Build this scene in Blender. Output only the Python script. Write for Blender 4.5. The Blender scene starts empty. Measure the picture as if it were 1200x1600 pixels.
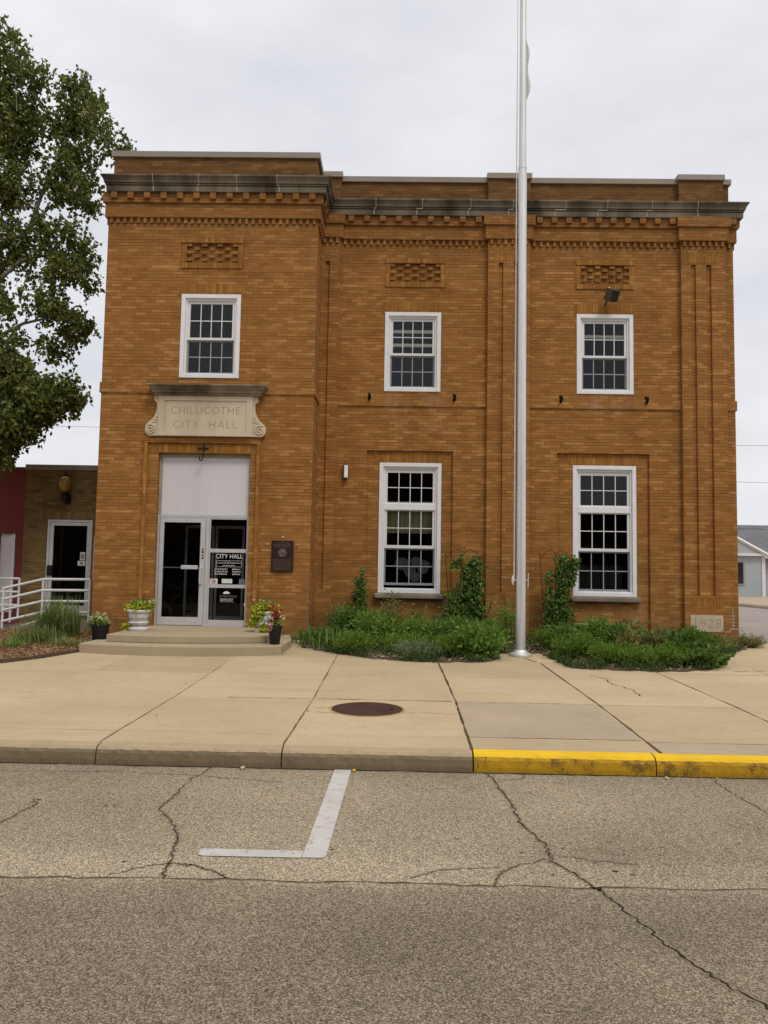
import bpy, bmesh, math, random
import numpy as np
from mathutils import Vector, Matrix
random.seed(7)
rng = np.random.default_rng(7)
SC = bpy.context.scene
COL = SC.collection
R = math.radians

# ------------------------------------------------------------------ camera
PITCH, ROLL, YAW, F_PX = 0.0747, 0.0171, 0.0170, 1248.0
fwd = Vector((-math.sin(YAW)*math.cos(PITCH), math.cos(YAW)*math.cos(PITCH), math.sin(PITCH)))
rt = Vector((math.cos(YAW), math.sin(YAW), 0)); up = rt.cross(fwd)
r2 = math.cos(ROLL)*rt + math.sin(ROLL)*up
u2 = -math.sin(ROLL)*rt + math.cos(ROLL)*up
cam = bpy.data.cameras.new("camera"); camo = bpy.data.objects.new("camera", cam); COL.objects.link(camo)
camo.matrix_world = Matrix(((r2.x, u2.x, -fwd.x, 0), (r2.y, u2.y, -fwd.y, -17.2), (r2.z, u2.z, -fwd.z, 1.4), (0, 0, 0, 1)))
cam.sensor_fit = 'VERTICAL'; cam.sensor_height = 36; cam.lens = 36*F_PX/1600
cam.clip_start = .05; cam.clip_end = 3000
SC.camera = camo

# ------------------------------------------------------------------ world + sun (soft overcast)
SUN_EL, SUN_AZ = 55, 150          # degrees; azimuth clockwise from +Y
w = bpy.data.worlds.new("World"); SC.world = w; w.use_nodes = True
nt = w.node_tree; nt.nodes.clear()
N = lambda t, **k: (lambda n: ([setattr(n, a, b) for a, b in k.items()], n)[1])(nt.nodes.new(t))
out = N('ShaderNodeOutputWorld'); bg = N('ShaderNodeBackground'); bg.inputs[1].default_value = 0.1
sky = N('ShaderNodeTexSky', sky_type='NISHITA', sun_disc=False, sun_elevation=R(SUN_EL), sun_rotation=R(SUN_AZ))
tc = N('ShaderNodeTexCoord'); sep = N('ShaderNodeSeparateXYZ'); nt.links.new(tc.outputs['Generated'], sep.inputs[0])
mp = N('ShaderNodeMapping'); mp.inputs['Scale'].default_value = (1.0, 1.0, 2.6); mp.inputs['Location'].default_value = (3.1, .4, .2)
nt.links.new(tc.outputs['Generated'], mp.inputs[0])
nz = N('ShaderNodeTexNoise'); nz.inputs['Scale'].default_value = 3.2; nz.inputs['Detail'].default_value = 6; nz.inputs['Roughness'].default_value = .52
nt.links.new(mp.outputs[0], nz.inputs['Vector'])
cr = N('ShaderNodeValToRGB'); nt.links.new(nz.outputs[0], cr.inputs[0])
cr.color_ramp.elements[0].position = .33; cr.color_ramp.elements[0].color = (6.35, 6.43, 6.9, 1)
cr.color_ramp.elements[1].position = .66; cr.color_ramp.elements[1].color = (7.85, 7.87, 8.1, 1)
# overcast sky is brighter overhead than near the horizon
mr = N('ShaderNodeMapRange', interpolation_type='SMOOTHSTEP'); mr.inputs[1].default_value = .62; mr.inputs[2].default_value = 1.0; mr.inputs[3].default_value = 1.0; mr.inputs[4].default_value = 1.9
nt.links.new(sep.outputs[2], mr.inputs[0])
mul = N('ShaderNodeVectorMath', operation='SCALE'); nt.links.new(cr.outputs[0], mul.inputs[0]); nt.links.new(mr.outputs[0], mul.inputs['Scale'])
mx = N('ShaderNodeMix', data_type='RGBA'); mx.inputs[0].default_value = .96
nt.links.new(sky.outputs[0], mx.inputs[6]); nt.links.new(mul.outputs[0], mx.inputs[7])
nt.links.new(mx.outputs[2], bg.inputs[0]); nt.links.new(bg.outputs[0], out.inputs[0])
sl = bpy.data.lights.new("sun", 'SUN'); sl.energy = 1.3; sl.angle = R(14); sl.color = (1, .95, .87)
so = bpy.data.objects.new("sun", sl); COL.objects.link(so)
sd = Vector((math.sin(R(SUN_AZ))*math.cos(R(SUN_EL)), math.cos(R(SUN_AZ))*math.cos(R(SUN_EL)), math.sin(R(SUN_EL))))
so.rotation_euler = (-sd).to_track_quat('-Z', 'Y').to_euler()
vs = SC.view_settings; vs.view_transform = 'Standard'; vs.look = 'None'; vs.exposure = 0.2; vs.gamma = 1

# ------------------------------------------------------------------ helpers
class MB:
    def __init__(s): s.v = []; s.f = []; s.m = []
    def face(s, pts, mi=0):
        i = len(s.v); s.v += [tuple(p) for p in pts]; s.f.append(tuple(range(i, i+len(pts)))); s.m.append(mi); return s
    def add(s, vs, fs, mi=0):
        i = len(s.v); s.v += [tuple(p) for p in vs]
        for f in fs: s.f.append(tuple(i+k for k in f)); s.m.append(mi)
        return s
    def box(s, x0, x1, y0, y1, z0, z1, mi=0):
        v = [(x0,y0,z0),(x1,y0,z0),(x1,y1,z0),(x0,y1,z0),(x0,y0,z1),(x1,y0,z1),(x1,y1,z1),(x0,y1,z1)]
        return s.add(v, [(3,2,1,0),(4,5,6,7),(0,1,5,4),(1,2,6,5),(2,3,7,6),(3,0,4,7)], mi)
    def prism(s, poly, z0, z1, mi=0):
        n = len(poly)
        def zz(z, p): return z(p[0], p[1]) if callable(z) else z
        v = [(p[0], p[1], zz(z0, p)) for p in poly]+[(p[0], p[1], zz(z1, p)) for p in poly]
        return s.add(v, [tuple(range(n-1, -1, -1)), tuple(range(n, 2*n))]+[(i, (i+1) % n, n+(i+1) % n, n+i) for i in range(n)], mi)
    def prism_y(s, poly, y0, y1, mi=0):     # poly in XZ
        n = len(poly)
        v = [(p[0], y0, p[1]) for p in poly]+[(p[0], y1, p[1]) for p in poly]
        return s.add(v, [tuple(range(n)), tuple(range(2*n-1, n-1, -1))]+[(i, n+i, n+(i+1) % n, (i+1) % n) for i in range(n)], mi)
    def tube(s, pts, rad, n=8, mi=0, cap=True):
        pts = [Vector(p) for p in pts]; k = len(pts)
        rad = rad if hasattr(rad, '__len__') else [rad]*k
        vs = []; prev = None
        for i, p in enumerate(pts):
            d = (pts[min(i+1, k-1)]-pts[max(i-1, 0)]).normalized()
            a = prev if prev is not None else (Vector((0, 0, 1)) if abs(d.z) < .9 else Vector((1, 0, 0)))
            x = (a-d*a.dot(d)).normalized(); prev = x; y = d.cross(x)
            vs += [p+(x*math.cos(t)+y*math.sin(t))*rad[i] for t in [2*math.pi*j/n for j in range(n)]]
        fs = [(i*n+j, i*n+(j+1) % n, (i+1)*n+(j+1) % n, (i+1)*n+j) for i in range(k-1) for j in range(n)]
        if cap: fs += [tuple(range(n-1, -1, -1)), tuple(range((k-1)*n, k*n))]
        return s.add(vs, fs, mi)
    def lathe(s, prof, c=(0, 0, 0), n=32, mi=0, sq=0):
        vs = []
        for r, z in prof:
            for j in range(n):
                t = 2*math.pi*j/n; rr = r
                if sq: rr = r*(1+sq*(abs(math.sin(2*t))**2))
                vs.append((c[0]+rr*math.cos(t), c[1]+rr*math.sin(t), c[2]+z))
        k = len(prof)
        fs = [(i*n+j, i*n+(j+1) % n, (i+1)*n+(j+1) % n, (i+1)*n+j) for i in range(k-1) for j in range(n)]
        fs += [tuple(range(n-1, -1, -1)), tuple(range((k-1)*n, k*n))]
        return s.add(vs, fs, mi)
    def sweep(s, path, prof, mi=0):         # outward is to the right of travel
        P = [Vector((p[0], p[1])) for p in path]; k = len(P); m = len(prof); vs = []
        nr = []
        for i in range(k-1):
            d = (P[i+1]-P[i]).normalized(); nr.append(Vector((d.y, -d.x)))
        for i in range(k):
            if i == 0: o = nr[0]
            elif i == k-1: o = nr[-1]
            else:
                a, b = nr[i-1], nr[i]; o = (a+b)/(1+a.dot(b))
            vs += [(P[i].x+o.x*q[0], P[i].y+o.y*q[0], q[1]) for q in prof]
        fs = [(i*m+j, (i+1)*m+j, (i+1)*m+(j+1) % m, i*m+(j+1) % m) for i in range(k-1) for j in range(m)]
        fs += [tuple(range(m)), tuple(range(k*m-1, (k-1)*m-1, -1))]
        return s.add(vs, fs, mi)
    def panel(s, x0, x1, z0, z1, y, ops=(), mi=0):
        """wall face in the plane Y=y with rectangular openings (x0,x1,z0,z1,depth,back?)"""
        xs = sorted({x0, x1}|{o[0] for o in ops}|{o[1] for o in ops}); zs = sorted({z0, z1}|{o[2] for o in ops}|{o[3] for o in ops})
        for a, b in zip(xs, xs[1:]):
            for c, d in zip(zs, zs[1:]):
                cx, cz = (a+b)/2, (c+d)/2
                if any(o[0] < cx < o[1] and o[2] < cz < o[3] for o in ops): continue
                s.face([(a,y,c),(b,y,c),(b,y,d),(a,y,d)], mi)
        for o in ops:
            a, b, c, d, dp = o[:5]; Y = y+dp
            s.face([(a,y,c),(a,Y,c),(a,Y,d),(a,y,d)], mi); s.face([(b,y,c),(b,y,d),(b,Y,d),(b,Y,c)], mi)
            s.face([(a,y,d),(a,Y,d),(b,Y,d),(b,y,d)], mi); s.face([(a,y,c),(b,y,c),(b,Y,c),(a,Y,c)], mi)
            if len(o) > 5: s.face([(a,Y,c),(b,Y,c),(b,Y,d),(a,Y,d)], mi)
        return s
    def build(s, name, mats, parent=None, bevel=0, smooth=False, recalc=True, seg=2):
        me = bpy.data.meshes.new(name); me.from_pydata(s.v, [], s.f)
        mats = mats if isinstance(mats, (list, tuple)) else [mats]
        for m in mats: me.materials.append(m)
        me.polygons.foreach_set('material_index', s.m)
        if recalc:
            bm = bmesh.new(); bm.from_mesh(me); bmesh.ops.recalc_face_normals(bm, faces=bm.faces); bm.to_mesh(me); bm.free()
        if smooth: me.polygons.foreach_set('use_smooth', [True]*len(me.polygons))
        me.update()
        o = bpy.data.objects.new(name, me); COL.objects.link(o)
        if parent: o.parent = parent
        if bevel:
            b = o.modifiers.new('bevel', 'BEVEL'); b.width = bevel; b.segments = seg; b.limit_method = 'ANGLE'; b.angle_limit = R(40)
        if smooth and len(me.polygons) < 60000:
            e = o.modifiers.new('es', 'EDGE_SPLIT'); e.split_angle = R(42)
        return o

def tag(o, label=None, cat=None, group=None, kind=None):
    if label: o['label'] = label
    if cat: o['category'] = cat
    if group: o['group'] = group
    if kind: o['kind'] = kind
    return o
def thing(name, label, cat, group=None):
    o = bpy.data.objects.new(name, None); COL.objects.link(o); o.empty_display_size = .2
    return tag(o, label, cat, group)
def text_mesh(body, size, x, y, z, name, mat, parent, align='CENTER', extr=.0015, space=1.0, offset=0.0, xscale=1.0, line=1.0):
    cu = bpy.data.curves.new(name, 'FONT'); cu.body = body; cu.size = size; cu.align_x = align; cu.extrude = extr; cu.space_character = space; cu.offset = offset; cu.space_line = line
    o = bpy.data.objects.new('tmp', cu); COL.objects.link(o)
    dg = bpy.context.evaluated_depsgraph_get(); me = bpy.data.meshes.new_from_object(o.evaluated_get(dg))
    bpy.data.objects.remove(o); bpy.data.curves.remove(cu)
    me.name = name; me.transform(Matrix.Translation((x, y, z)) @ Matrix.Rotation(R(90), 4, 'X') @ Matrix.Diagonal((xscale, 1, 1, 1)))
    me.materials.clear(); me.materials.append(mat)
    ob = bpy.data.objects.new(name, me); COL.objects.link(ob)
    if parent: ob.parent = parent
    return ob

# ------------------------------------------------------------------ materials
class NT:
    def __init__(s, name):
        s.m = bpy.data.materials.new(name); s.m.use_nodes = True; s.t = s.m.node_tree; s.b = s.t.nodes['Principled BSDF']; s.o = s.t.nodes['Material Output']
    def n(s, typ, ins=None, **k):
        nd = s.t.nodes.new(typ)
        for a, b in k.items(): setattr(nd, a, b)
        for a, b in (ins or {}).items():
            if isinstance(b, bpy.types.NodeSocket): s.t.links.new(b, nd.inputs[a])
            else: nd.inputs[a].default_value = b
        return nd
    def math(s, op, a, b=0.0, c=None):
        i = {0: a, 1: b}
        if c is not None: i[2] = c
        return s.n('ShaderNodeMath', i, operation=op).outputs[0]
    def mix(s, f, a, b, typ='MIX'):
        return s.n('ShaderNodeMix', {0: f, 6: a, 7: b}, data_type='RGBA', blend_type=typ).outputs[2]
    def ramp(s, f, stops):
        nd = s.n('ShaderNodeValToRGB', {0: f}); e = nd.color_ramp.elements
        while len(e) < len(stops): e.new(.5)
        for q, (p, c) in zip(e, stops): q.position = p; q.color = (*c, 1) if len(c) == 3 else c
        return nd.outputs[0]
    def pos(s): return s.n('ShaderNodeNewGeometry').outputs['Position']
    def noise(s, sc, det=4, vec=None, ro=.55, scale=(1, 1, 1), loc=(0, 0, 0)):
        v = vec or s.pos()
        if scale != (1, 1, 1) or loc != (0, 0, 0): v = s.n('ShaderNodeMapping', {0: v, 'Scale': scale, 'Location': loc}).outputs[0]
        return s.n('ShaderNodeTexNoise', {'Vector': v, 'Scale': sc, 'Detail': det, 'Roughness': ro}).outputs[0]
    def bump(s, h, st=.3, d=.01):
        s.t.links.new(s.n('ShaderNodeBump', {'Height': h, 'Strength': st, 'Distance': d}).outputs[0], s.b.inputs['Normal'])
    def fin(s, col=None, ro=.8, metal=0, spec=.3):
        for k, v in (('Base Color', col), ('Roughness', ro), ('Metallic', metal), ('Specular IOR Level', spec)):
            if v is None: continue
            if isinstance(v, bpy.types.NodeSocket): s.t.links.new(v, s.b.inputs[k])
            else: s.b.inputs[k].default_value = (*v, 1) if isinstance(v, tuple) and len(v) == 3 else v
        return s.m

def brick_mat(name, dark, mid, light, mortar, mortar2, soldier=False, L=.212, H=.0677, hdr=False, tone=1.0):
    q = NT(name); g = q.n('ShaderNodeNewGeometry'); P = q.n('ShaderNodeSeparateXYZ', {0: g.outputs['Position']}); Nn = q.n('ShaderNodeSeparateXYZ', {0: g.outputs['True Normal']})
    side = q.math('GREATER_THAN', q.math('ABSOLUTE', Nn.outputs[0]), .6)
    u = q.n('ShaderNodeMix', {0: side, 2: P.outputs[0], 3: P.outputs[1]}, data_type='FLOAT').outputs[0]
    v = P.outputs[2]
    if soldier: u, v = v, u
    vr = q.math('DIVIDE', v, H); row = q.math('FLOOR', vr); fv = q.math('FRACT', vr)
    if hdr: L = .105
    rj = q.n('ShaderNodeTexWhiteNoise', {'W': row}, noise_dimensions='1D').outputs[0]
    sh = q.math('ADD', q.math('MULTIPLY', q.math('MODULO', q.math('ADD', row, 400.0), 2.0), .5), q.math('MULTIPLY', rj, .12))
    ur = q.math('ADD', q.math('DIVIDE', u, L), 0.0 if soldier else sh)
    if soldier: ur = q.math('ADD', ur, .35)
    cx = q.math('FLOOR', ur); fu = q.math('FRACT', ur)
    cell = q.n('ShaderNodeCombineXYZ', {0: cx, 1: row, 2: side})
    rnd = q.n('ShaderNodeTexWhiteNoise', {'Vector': cell.outputs[0]}, noise_dimensions='3D')
    big = q.noise(.35, 4, scale=(1, 1, 2.0)); streak = q.noise(1.4, 3, scale=(1, 1, 9.0))
    val = q.math('ADD', q.math('MULTIPLY', rnd.outputs[0], .55), q.math('ADD', q.math('MULTIPLY', streak, .5), q.math('MULTIPLY', rj, .14)))
    val = q.math('ADD', val, q.math('MULTIPLY', q.math('SUBTRACT', big, .5), .35))
    c = q.ramp(val, [(.24, dark), (.42, tuple(m*.86 for m in mid)), (.68, mid), (.95, light)])
    hue = q.n('ShaderNodeSeparateColor', {0: rnd.outputs[1]})
    c = q.mix(q.math('MULTIPLY', hue.outputs[1], .22), c, (mid[0]*.95, mid[1]*.72, mid[2]*.7, 1))
    fine = q.noise(60, 3); c = q.mix(.16, c, q.ramp(fine, [(.3, (0.1, .1, .1)), (.7, (.9, .9, .9))]), 'OVERLAY')
    # mortar; the dark tone puts joint shade between the courses into the colour
    mw = .10 if not soldier else .10
    rj2 = q.n('ShaderNodeTexWhiteNoise', {'W': q.math('ADD', row, 31.0)}, noise_dimensions='1D').outputs[0]
    mh = q.math('LESS_THAN', fv, q.math('ADD', .08, q.math('MULTIPLY', rj2, .08)))
    mm = q.math('MAXIMUM', mh, q.math('MULTIPLY', q.math('LESS_THAN', fu, .04 if not hdr else .08), .8 if soldier else .6))
    mn = q.math('ADD', q.math('MULTIPLY', q.noise(1.0, 5, scale=(1, 1, 1.6), loc=(7, 3, 1)), .75), q.math('MULTIPLY', q.n('ShaderNodeTexWhiteNoise', {'W': q.math('ADD', row, 77.0)}, noise_dimensions='1D').outputs[0], .25))
    mn = q.math('ADD', mn, q.n('ShaderNodeMapRange', {0: P.outputs[2], 1: 0.2, 2: 4.5, 3: .10, 4: -.02}).outputs[0])
    mcol = q.ramp(mn, [(.47, mortar), (.68, mortar2)])
    # pale mortar is most visible towards the foot of the walls
    c = q.mix(mm, c, mcol)
    # grime and lime stains
    st = q.noise(.8, 6, scale=(1.6, 1.6, .5), loc=(1, 9, 4)); c = q.mix(q.math('MULTIPLY', q.n('ShaderNodeMapRange', {0: st, 1: .52, 2: .75}).outputs[0], .32), c, (dark[0]*.55, dark[1]*.6, dark[2]*.7, 1))
    if name == 'orange_brick':
        ls = q.noise(4.5, 5, scale=(1.4, 1, .5), loc=(2, 2, 7))
        for (sx, sz, hw, hh) in ((-.05, 5.0, .35, .45), (.75, 4.95, .3, .5), (4.45, 5.15, .75, .28), (.9, .62, .32, .28), (4.9, .6, .5, .32), (3.95, .62, .3, .3)):
            mk = q.math('MULTIPLY', q.n('ShaderNodeMapRange', {0: q.math('ABSOLUTE', q.math('SUBTRACT', P.outputs[0], sx)), 1: hw, 2: hw*.4}).outputs[0], q.n('ShaderNodeMapRange', {0: q.math('ABSOLUTE', q.math('SUBTRACT', P.outputs[2], sz)), 1: hh, 2: hh*.4}).outputs[0])
            c = q.mix(q.math('MULTIPLY', mk, q.n('ShaderNodeMapRange', {0: ls, 1: .42, 2: .75, 4: .55}).outputs[0]), c, (.36, .26, .18, 1))
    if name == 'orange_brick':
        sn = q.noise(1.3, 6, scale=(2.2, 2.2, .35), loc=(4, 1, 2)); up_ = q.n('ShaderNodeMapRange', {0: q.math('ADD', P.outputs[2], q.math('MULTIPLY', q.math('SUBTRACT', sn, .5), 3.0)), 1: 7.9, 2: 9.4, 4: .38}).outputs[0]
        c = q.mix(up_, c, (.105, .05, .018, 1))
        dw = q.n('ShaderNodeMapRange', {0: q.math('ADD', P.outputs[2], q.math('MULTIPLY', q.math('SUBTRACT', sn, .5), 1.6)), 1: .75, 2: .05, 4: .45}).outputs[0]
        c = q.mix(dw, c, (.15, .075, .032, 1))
    q.bump(q.math('ADD', q.math('MULTIPLY', mm, -1.0), q.math('MULTIPLY', q.math('ADD', rnd.outputs[0], fine), .45)), .55, .008)
    return q.fin(c, .9, 0, .2)

BD, BM, BL = (.218, .094, .022), (.308, .138, .035), (.43, .218, .070)
MORT, MORT2 = (.105, .045, .013), (.32, .165, .058)
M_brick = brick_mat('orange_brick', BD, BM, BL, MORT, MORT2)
M_brick_p = brick_mat('weathered_parapet_brick', (.105, .050, .017), (.168, .082, .026), (.25, .135, .045), (.075, .036, .014), (.22, .14, .07))
M_sold = brick_mat('soldier_brick', BD, (.295, .130, .026), (.41, .20, .048), MORT, (.34, .2, .085), soldier=True)
M_annex = brick_mat('tan_brick', (.105, .062, .022), (.185, .118, .044), (.235, .157, .064), (.10, .06, .025), (.16, .10, .05))
M_annex_s = brick_mat('tan_soldier_brick', (.105, .062, .022), (.19, .124, .044), (.235, .157, .064), (.10, .06, .025), (.16, .10, .05), soldier=True)

def plain(name, col, ro=.6, metal=0, var=.15, sc=6, spec=.3, bump=0):
    q = NT(name); n = q.noise(sc, 5)
    lo = tuple(max(0, c*(1-var)) for c in col); hi = tuple(min(1, c*(1+var)) for c in col)
    if bump: q.bump(q.noise(sc*12, 3), bump, .004)
    return q.fin(q.ramp(n, [(.3, lo), (.7, hi)]), ro, metal, spec)

def concrete(name, col, stain, grain=1.0, slabs=False):
    q = NT(name); a = q.noise(.7, 6); b = q.noise(9, 5, loc=(4, 4, 4)); f = q.noise(180, 2)
    c = q.ramp(a, [(.3, tuple(x*.90 for x in col)), (.7, tuple(x*1.06 for x in col))])
    c = q.mix(q.math('MULTIPLY', q.n('ShaderNodeMapRange', {0: b, 1: .48, 2: .8}).outputs[0], .35), c, (*stain, 1))
    sm = q.noise(1.7, 7, loc=(9, 2, 5), ro=.65); c = q.mix(q.math('MULTIPLY', q.n('ShaderNodeMapRange', {0: sm, 1: .55, 2: .7}).outputs[0], .22), c, (*stain, 1))
    c = q.mix(.22*grain, c, q.ramp(f, [(.3, (.1, .1, .1)), (.7, (.9, .9, .9))]), 'OVERLAY')
    if slabs:
        px = q.n('ShaderNodeSeparateXYZ', {0: q.pos()}); cv = q.n('ShaderNodeCombineXYZ', {0: q.math('FLOOR', q.math('DIVIDE', q.math('ADD', px.outputs[0], 1.0), 1.69)), 1: q.math('FLOOR', q.math('DIVIDE', q.math('ADD', px.outputs[1], 9.43), 1.9))})
        wn = q.n('ShaderNodeTexWhiteNoise', {'Vector': cv.outputs[0]}, noise_dimensions='3D'); c = q.mix(1.0, c, q.ramp(wn.outputs[0], [(0, (.90, .89, .88)), (1, (1.06, 1.06, 1.05))]), 'MULTIPLY')
        tr = q.noise(1.0, 6, scale=(.5, 3.0, 1), loc=(3, 8, 2)); c = q.mix(q.math('MULTIPLY', q.n('ShaderNodeMapRange', {0: tr, 1: .52, 2: .72}).outputs[0], .28), c, (*stain, 1))
    # small pits and dirt specks
    vo = q.n('ShaderNodeTexVoronoi', {'Vector': q.pos(), 'Scale': 5.0, 'Randomness': 1.0}); c = q.mix(q.math('MULTIPLY', q.math('LESS_THAN', vo.outputs[0], .035), .6), c, tuple(x*.5 for x in stain)+(1,))
    v2 = q.n('ShaderNodeTexVoronoi', {'Vector': q.pos(), 'Scale': 1.3, 'Randomness': 1.0}); c = q.mix(q.math('MULTIPLY', q.math('LESS_THAN', v2.outputs[0], q.math('MULTIPLY', b, .07)), .38), c, tuple(x*.45 for x in stain)+(1,))
    q.bump(q.math('ADD', f, b), .25, .004)
    return q.fin(c, .9, 0, .2)
M_walk = concrete('sidewalk_concrete', (.45, .35, .215), (.32, .235, .135), slabs=True)
M_walk2 = concrete('darker_concrete', (.375, .292, .198), (.25, .185, .115))
M_step = concrete('step_concrete', (.37, .295, .19), (.28, .21, .125))
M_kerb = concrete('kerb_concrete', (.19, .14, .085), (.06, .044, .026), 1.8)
M_found = concrete('foundation_concrete', (.13, .105, .075), (.07, .055, .04))
M_ramp = concrete('ramp_concrete', (.27, .225, .17), (.17, .14, .1))

def asphalt():
    q = NT('asphalt'); P = q.pos(); f = q.n('ShaderNodeTexVoronoi', {'Vector': P, 'Scale': 150.0}); f2 = q.noise(220, 3); b = q.noise(.55, 6); b2 = q.noise(3.5, 5, loc=(3, 1, 0))
    sp = q.n('ShaderNodeSeparateColor', {0: f.outputs['Color']}).outputs[0]
    g = q.math('ADD', q.math('MULTIPLY', sp, .55), q.math('MULTIPLY', f2, .5))
    c = q.ramp(g, [(.18, (.022, .017, .011)), (.34, (.16, .127, .085)), (.60, (.29, .232, .155)), (.82, (.58, .485, .35))])
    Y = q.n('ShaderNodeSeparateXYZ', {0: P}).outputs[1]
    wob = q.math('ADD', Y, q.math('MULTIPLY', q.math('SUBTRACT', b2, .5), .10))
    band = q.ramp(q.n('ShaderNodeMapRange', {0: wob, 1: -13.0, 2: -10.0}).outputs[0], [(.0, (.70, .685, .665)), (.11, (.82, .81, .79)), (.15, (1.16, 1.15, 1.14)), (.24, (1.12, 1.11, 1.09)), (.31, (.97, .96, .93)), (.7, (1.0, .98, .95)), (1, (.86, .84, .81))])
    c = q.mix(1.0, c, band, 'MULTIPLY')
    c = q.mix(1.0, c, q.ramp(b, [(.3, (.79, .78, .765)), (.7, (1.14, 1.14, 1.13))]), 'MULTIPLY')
    st = q.noise(1.1, 7, loc=(8, 8, 1), ro=.6); c = q.mix(q.math('MULTIPLY', q.n('ShaderNodeMapRange', {0: st, 1: .58, 2: .74}).outputs[0], .45), c, (.10, .078, .05, 1))
    q.bump(q.math('ADD', f.outputs[0], f2), .6, .006)
    return q.fin(c, .92, 0, .25)
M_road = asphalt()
M_street = plain('far_asphalt', (.25, .215, .185), .9, 0, .15, .8)
M_crack = plain('crack_dark', (.024, .018, .011), 1, 0, .4, 20)
M_joint = plain('joint_dark', (.075, .05, .027), 1, 0, .5, 9)
def paint(name, col, under, thr=.40, sc=14, mixf=1.0):
    q = NT(name); n = q.noise(sc, 7, ro=.7); n2 = q.noise(120, 2)
    v = q.math('ADD', q.math('MULTIPLY', n, .7), q.math('MULTIPLY', n2, .3))
    m = q.n('ShaderNodeMapRange', {0: v, 1: thr, 2: thr+.05}).outputs[0]
    big = q.noise(3, 5); cc = q.ramp(big, [(.3, tuple(x*.82 for x in col)), (.7, col)])
    q.bump(n2, .4, .004)
    return q.fin(q.mix(m, (*under, 1), cc), .75, 0, .3)
M_white_line = paint('road_paint', (.50, .47, .43), (.30, .25, .18), .40, 12)
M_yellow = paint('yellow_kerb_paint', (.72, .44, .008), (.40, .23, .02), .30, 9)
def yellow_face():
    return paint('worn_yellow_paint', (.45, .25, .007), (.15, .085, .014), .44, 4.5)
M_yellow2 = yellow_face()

def stone(name, lo, hi, st, sc=2.0, amt=.6, vert=True):
    q = NT(name); a = q.noise(sc, 6, scale=(1, 1, .35) if vert else (1, 1, 1)); f = q.noise(70, 3); s2 = q.noise(1.1, 5, scale=(1, 1, .25), loc=(5, 2, 3))
    c = q.ramp(a, [(.3, lo), (.68, hi)])
    c = q.mix(q.math('MULTIPLY', q.n('ShaderNodeMapRange', {0: s2, 1: .46, 2: .62}).outputs[0], amt), c, (*st, 1))
    c = q.mix(.2, c, q.ramp(f, [(.3, (.1,)*3), (.7, (.9,)*3)]), 'OVERLAY')
    q.bump(f, .25, .004); return q.fin(c, .9, 0, .2)
M_cornice = stone('weathered_stone', (.085, .070, .050), (.22, .18, .13), (.032, .026, .018), 1.6, .85)
M_lime = stone('limestone', (.50, .41, .29), (.60, .505, .37), (.38, .30, .20), 2.5, .5)
M_hood = stone('stained_limestone', (.13, .105, .075), (.36, .285, .19), (.05, .04, .028), 2.2, .75)
M_sill = stone('sill_stone', (.20, .165, .125), (.31, .25, .185), (.12, .1, .07), 3, .6)
M_letter_shade = plain('letter_shade_stone', (.25, .19, .12), .95)  # letters stand proud; the shade and dirt of cutting are put into the colour
M_letter_shade2 = plain('letter_shade_stone_deep', (.19, .145, .09), .95)  # darker copy, cut-letter shade painted in for the cornerstone date
M_coping = plain('tan_metal_coping', (.27, .225, .185), .55, 0, .06, 2)
M_mortarline = plain('white_mortar', (.42, .39, .34), .9)
M_white = plain('white_window_paint', (.72, .71, .71), .45, 0, .05, 4, .4)
M_sash = plain('white_vinyl_sash', (.66, .66, .66), .4, 0, .03, 4, .4)
M_screen = plain('grey_screen_frame', (.25, .255, .27), .6, 0, .06, 8)
M_munt2 = plain('screen_shade_muntin', (.33, .34, .36), .6, 0, .06, 8)  # muntins greyed in the colour for shade behind an unmodelled insect screen
M_alu = plain('aluminium_frame', (.56, .55, .55), .42, .35, .06, 5, .5)
M_panel = stone('white_transom_panel', (.56, .545, .555), (.61, .595, .61), (.47, .44, .42), 1.0, .30)
M_black = plain('black_iron', (.012, .010, .009), .55, .3, .3, 20)
M_rust = plain('rusty_wire', (.09, .035, .016), .8, .2, .4, 30)
M_bronze = plain('bronze_plaque', (.038, .022, .017), .45, .4, .25, 18)
M_bronze_l = plain('bronze_relief', (.16, .115, .09), .4, .5, .2, 18)
M_dark = plain('dark_interior', (.022, .021, .020), .9, 0, .3, 1.5)
M_dark2 = plain('dark_floor', (.03, .027, .024), .8)
M_blind = plain('olive_blind', (.30, .29, .16), .8, 0, .12, 5)
M_curtain = plain('grey_curtain', (.16, .16, .165), .9, 0, .3, 9)
M_letter = plain('white_vinyl_letters', (.62, .62, .62), .6)
M_paper = plain('white_paper', (.62, .62, .60), .7)
M_red = plain('red_ink', (.45, .04, .04), .7)
def glass(name, tint, refl):
    q = NT(name); tr = q.n('ShaderNodeBsdfTransparent', {0: (*tint, 1)}); gl = q.n('ShaderNodeBsdfGlossy', {0: (1, 1, 1, 1), 'Roughness': .015})
    fr = q.n('ShaderNodeFresnel', {0: 1.5})
    f = q.math('MULTIPLY', fr.outputs[0], refl)
    wav = q.noise(2.2, 2); q2 = q.n('ShaderNodeBump', {'Height': wav, 'Strength': .06, 'Distance': .02}); q.t.links.new(q2.outputs[0], gl.inputs['Normal'])
    ms = q.n('ShaderNodeMixShader', {0: f, 1: tr.outputs[0], 2: gl.outputs[0]}); q.t.links.new(ms.outputs[0], q.o.inputs[0]); return q.m
M_glass = glass('window_glass', (.80, .84, .84), .78)
M_glass_d = glass('tinted_door_glass', (.72, .73, .73), .8)
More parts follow.
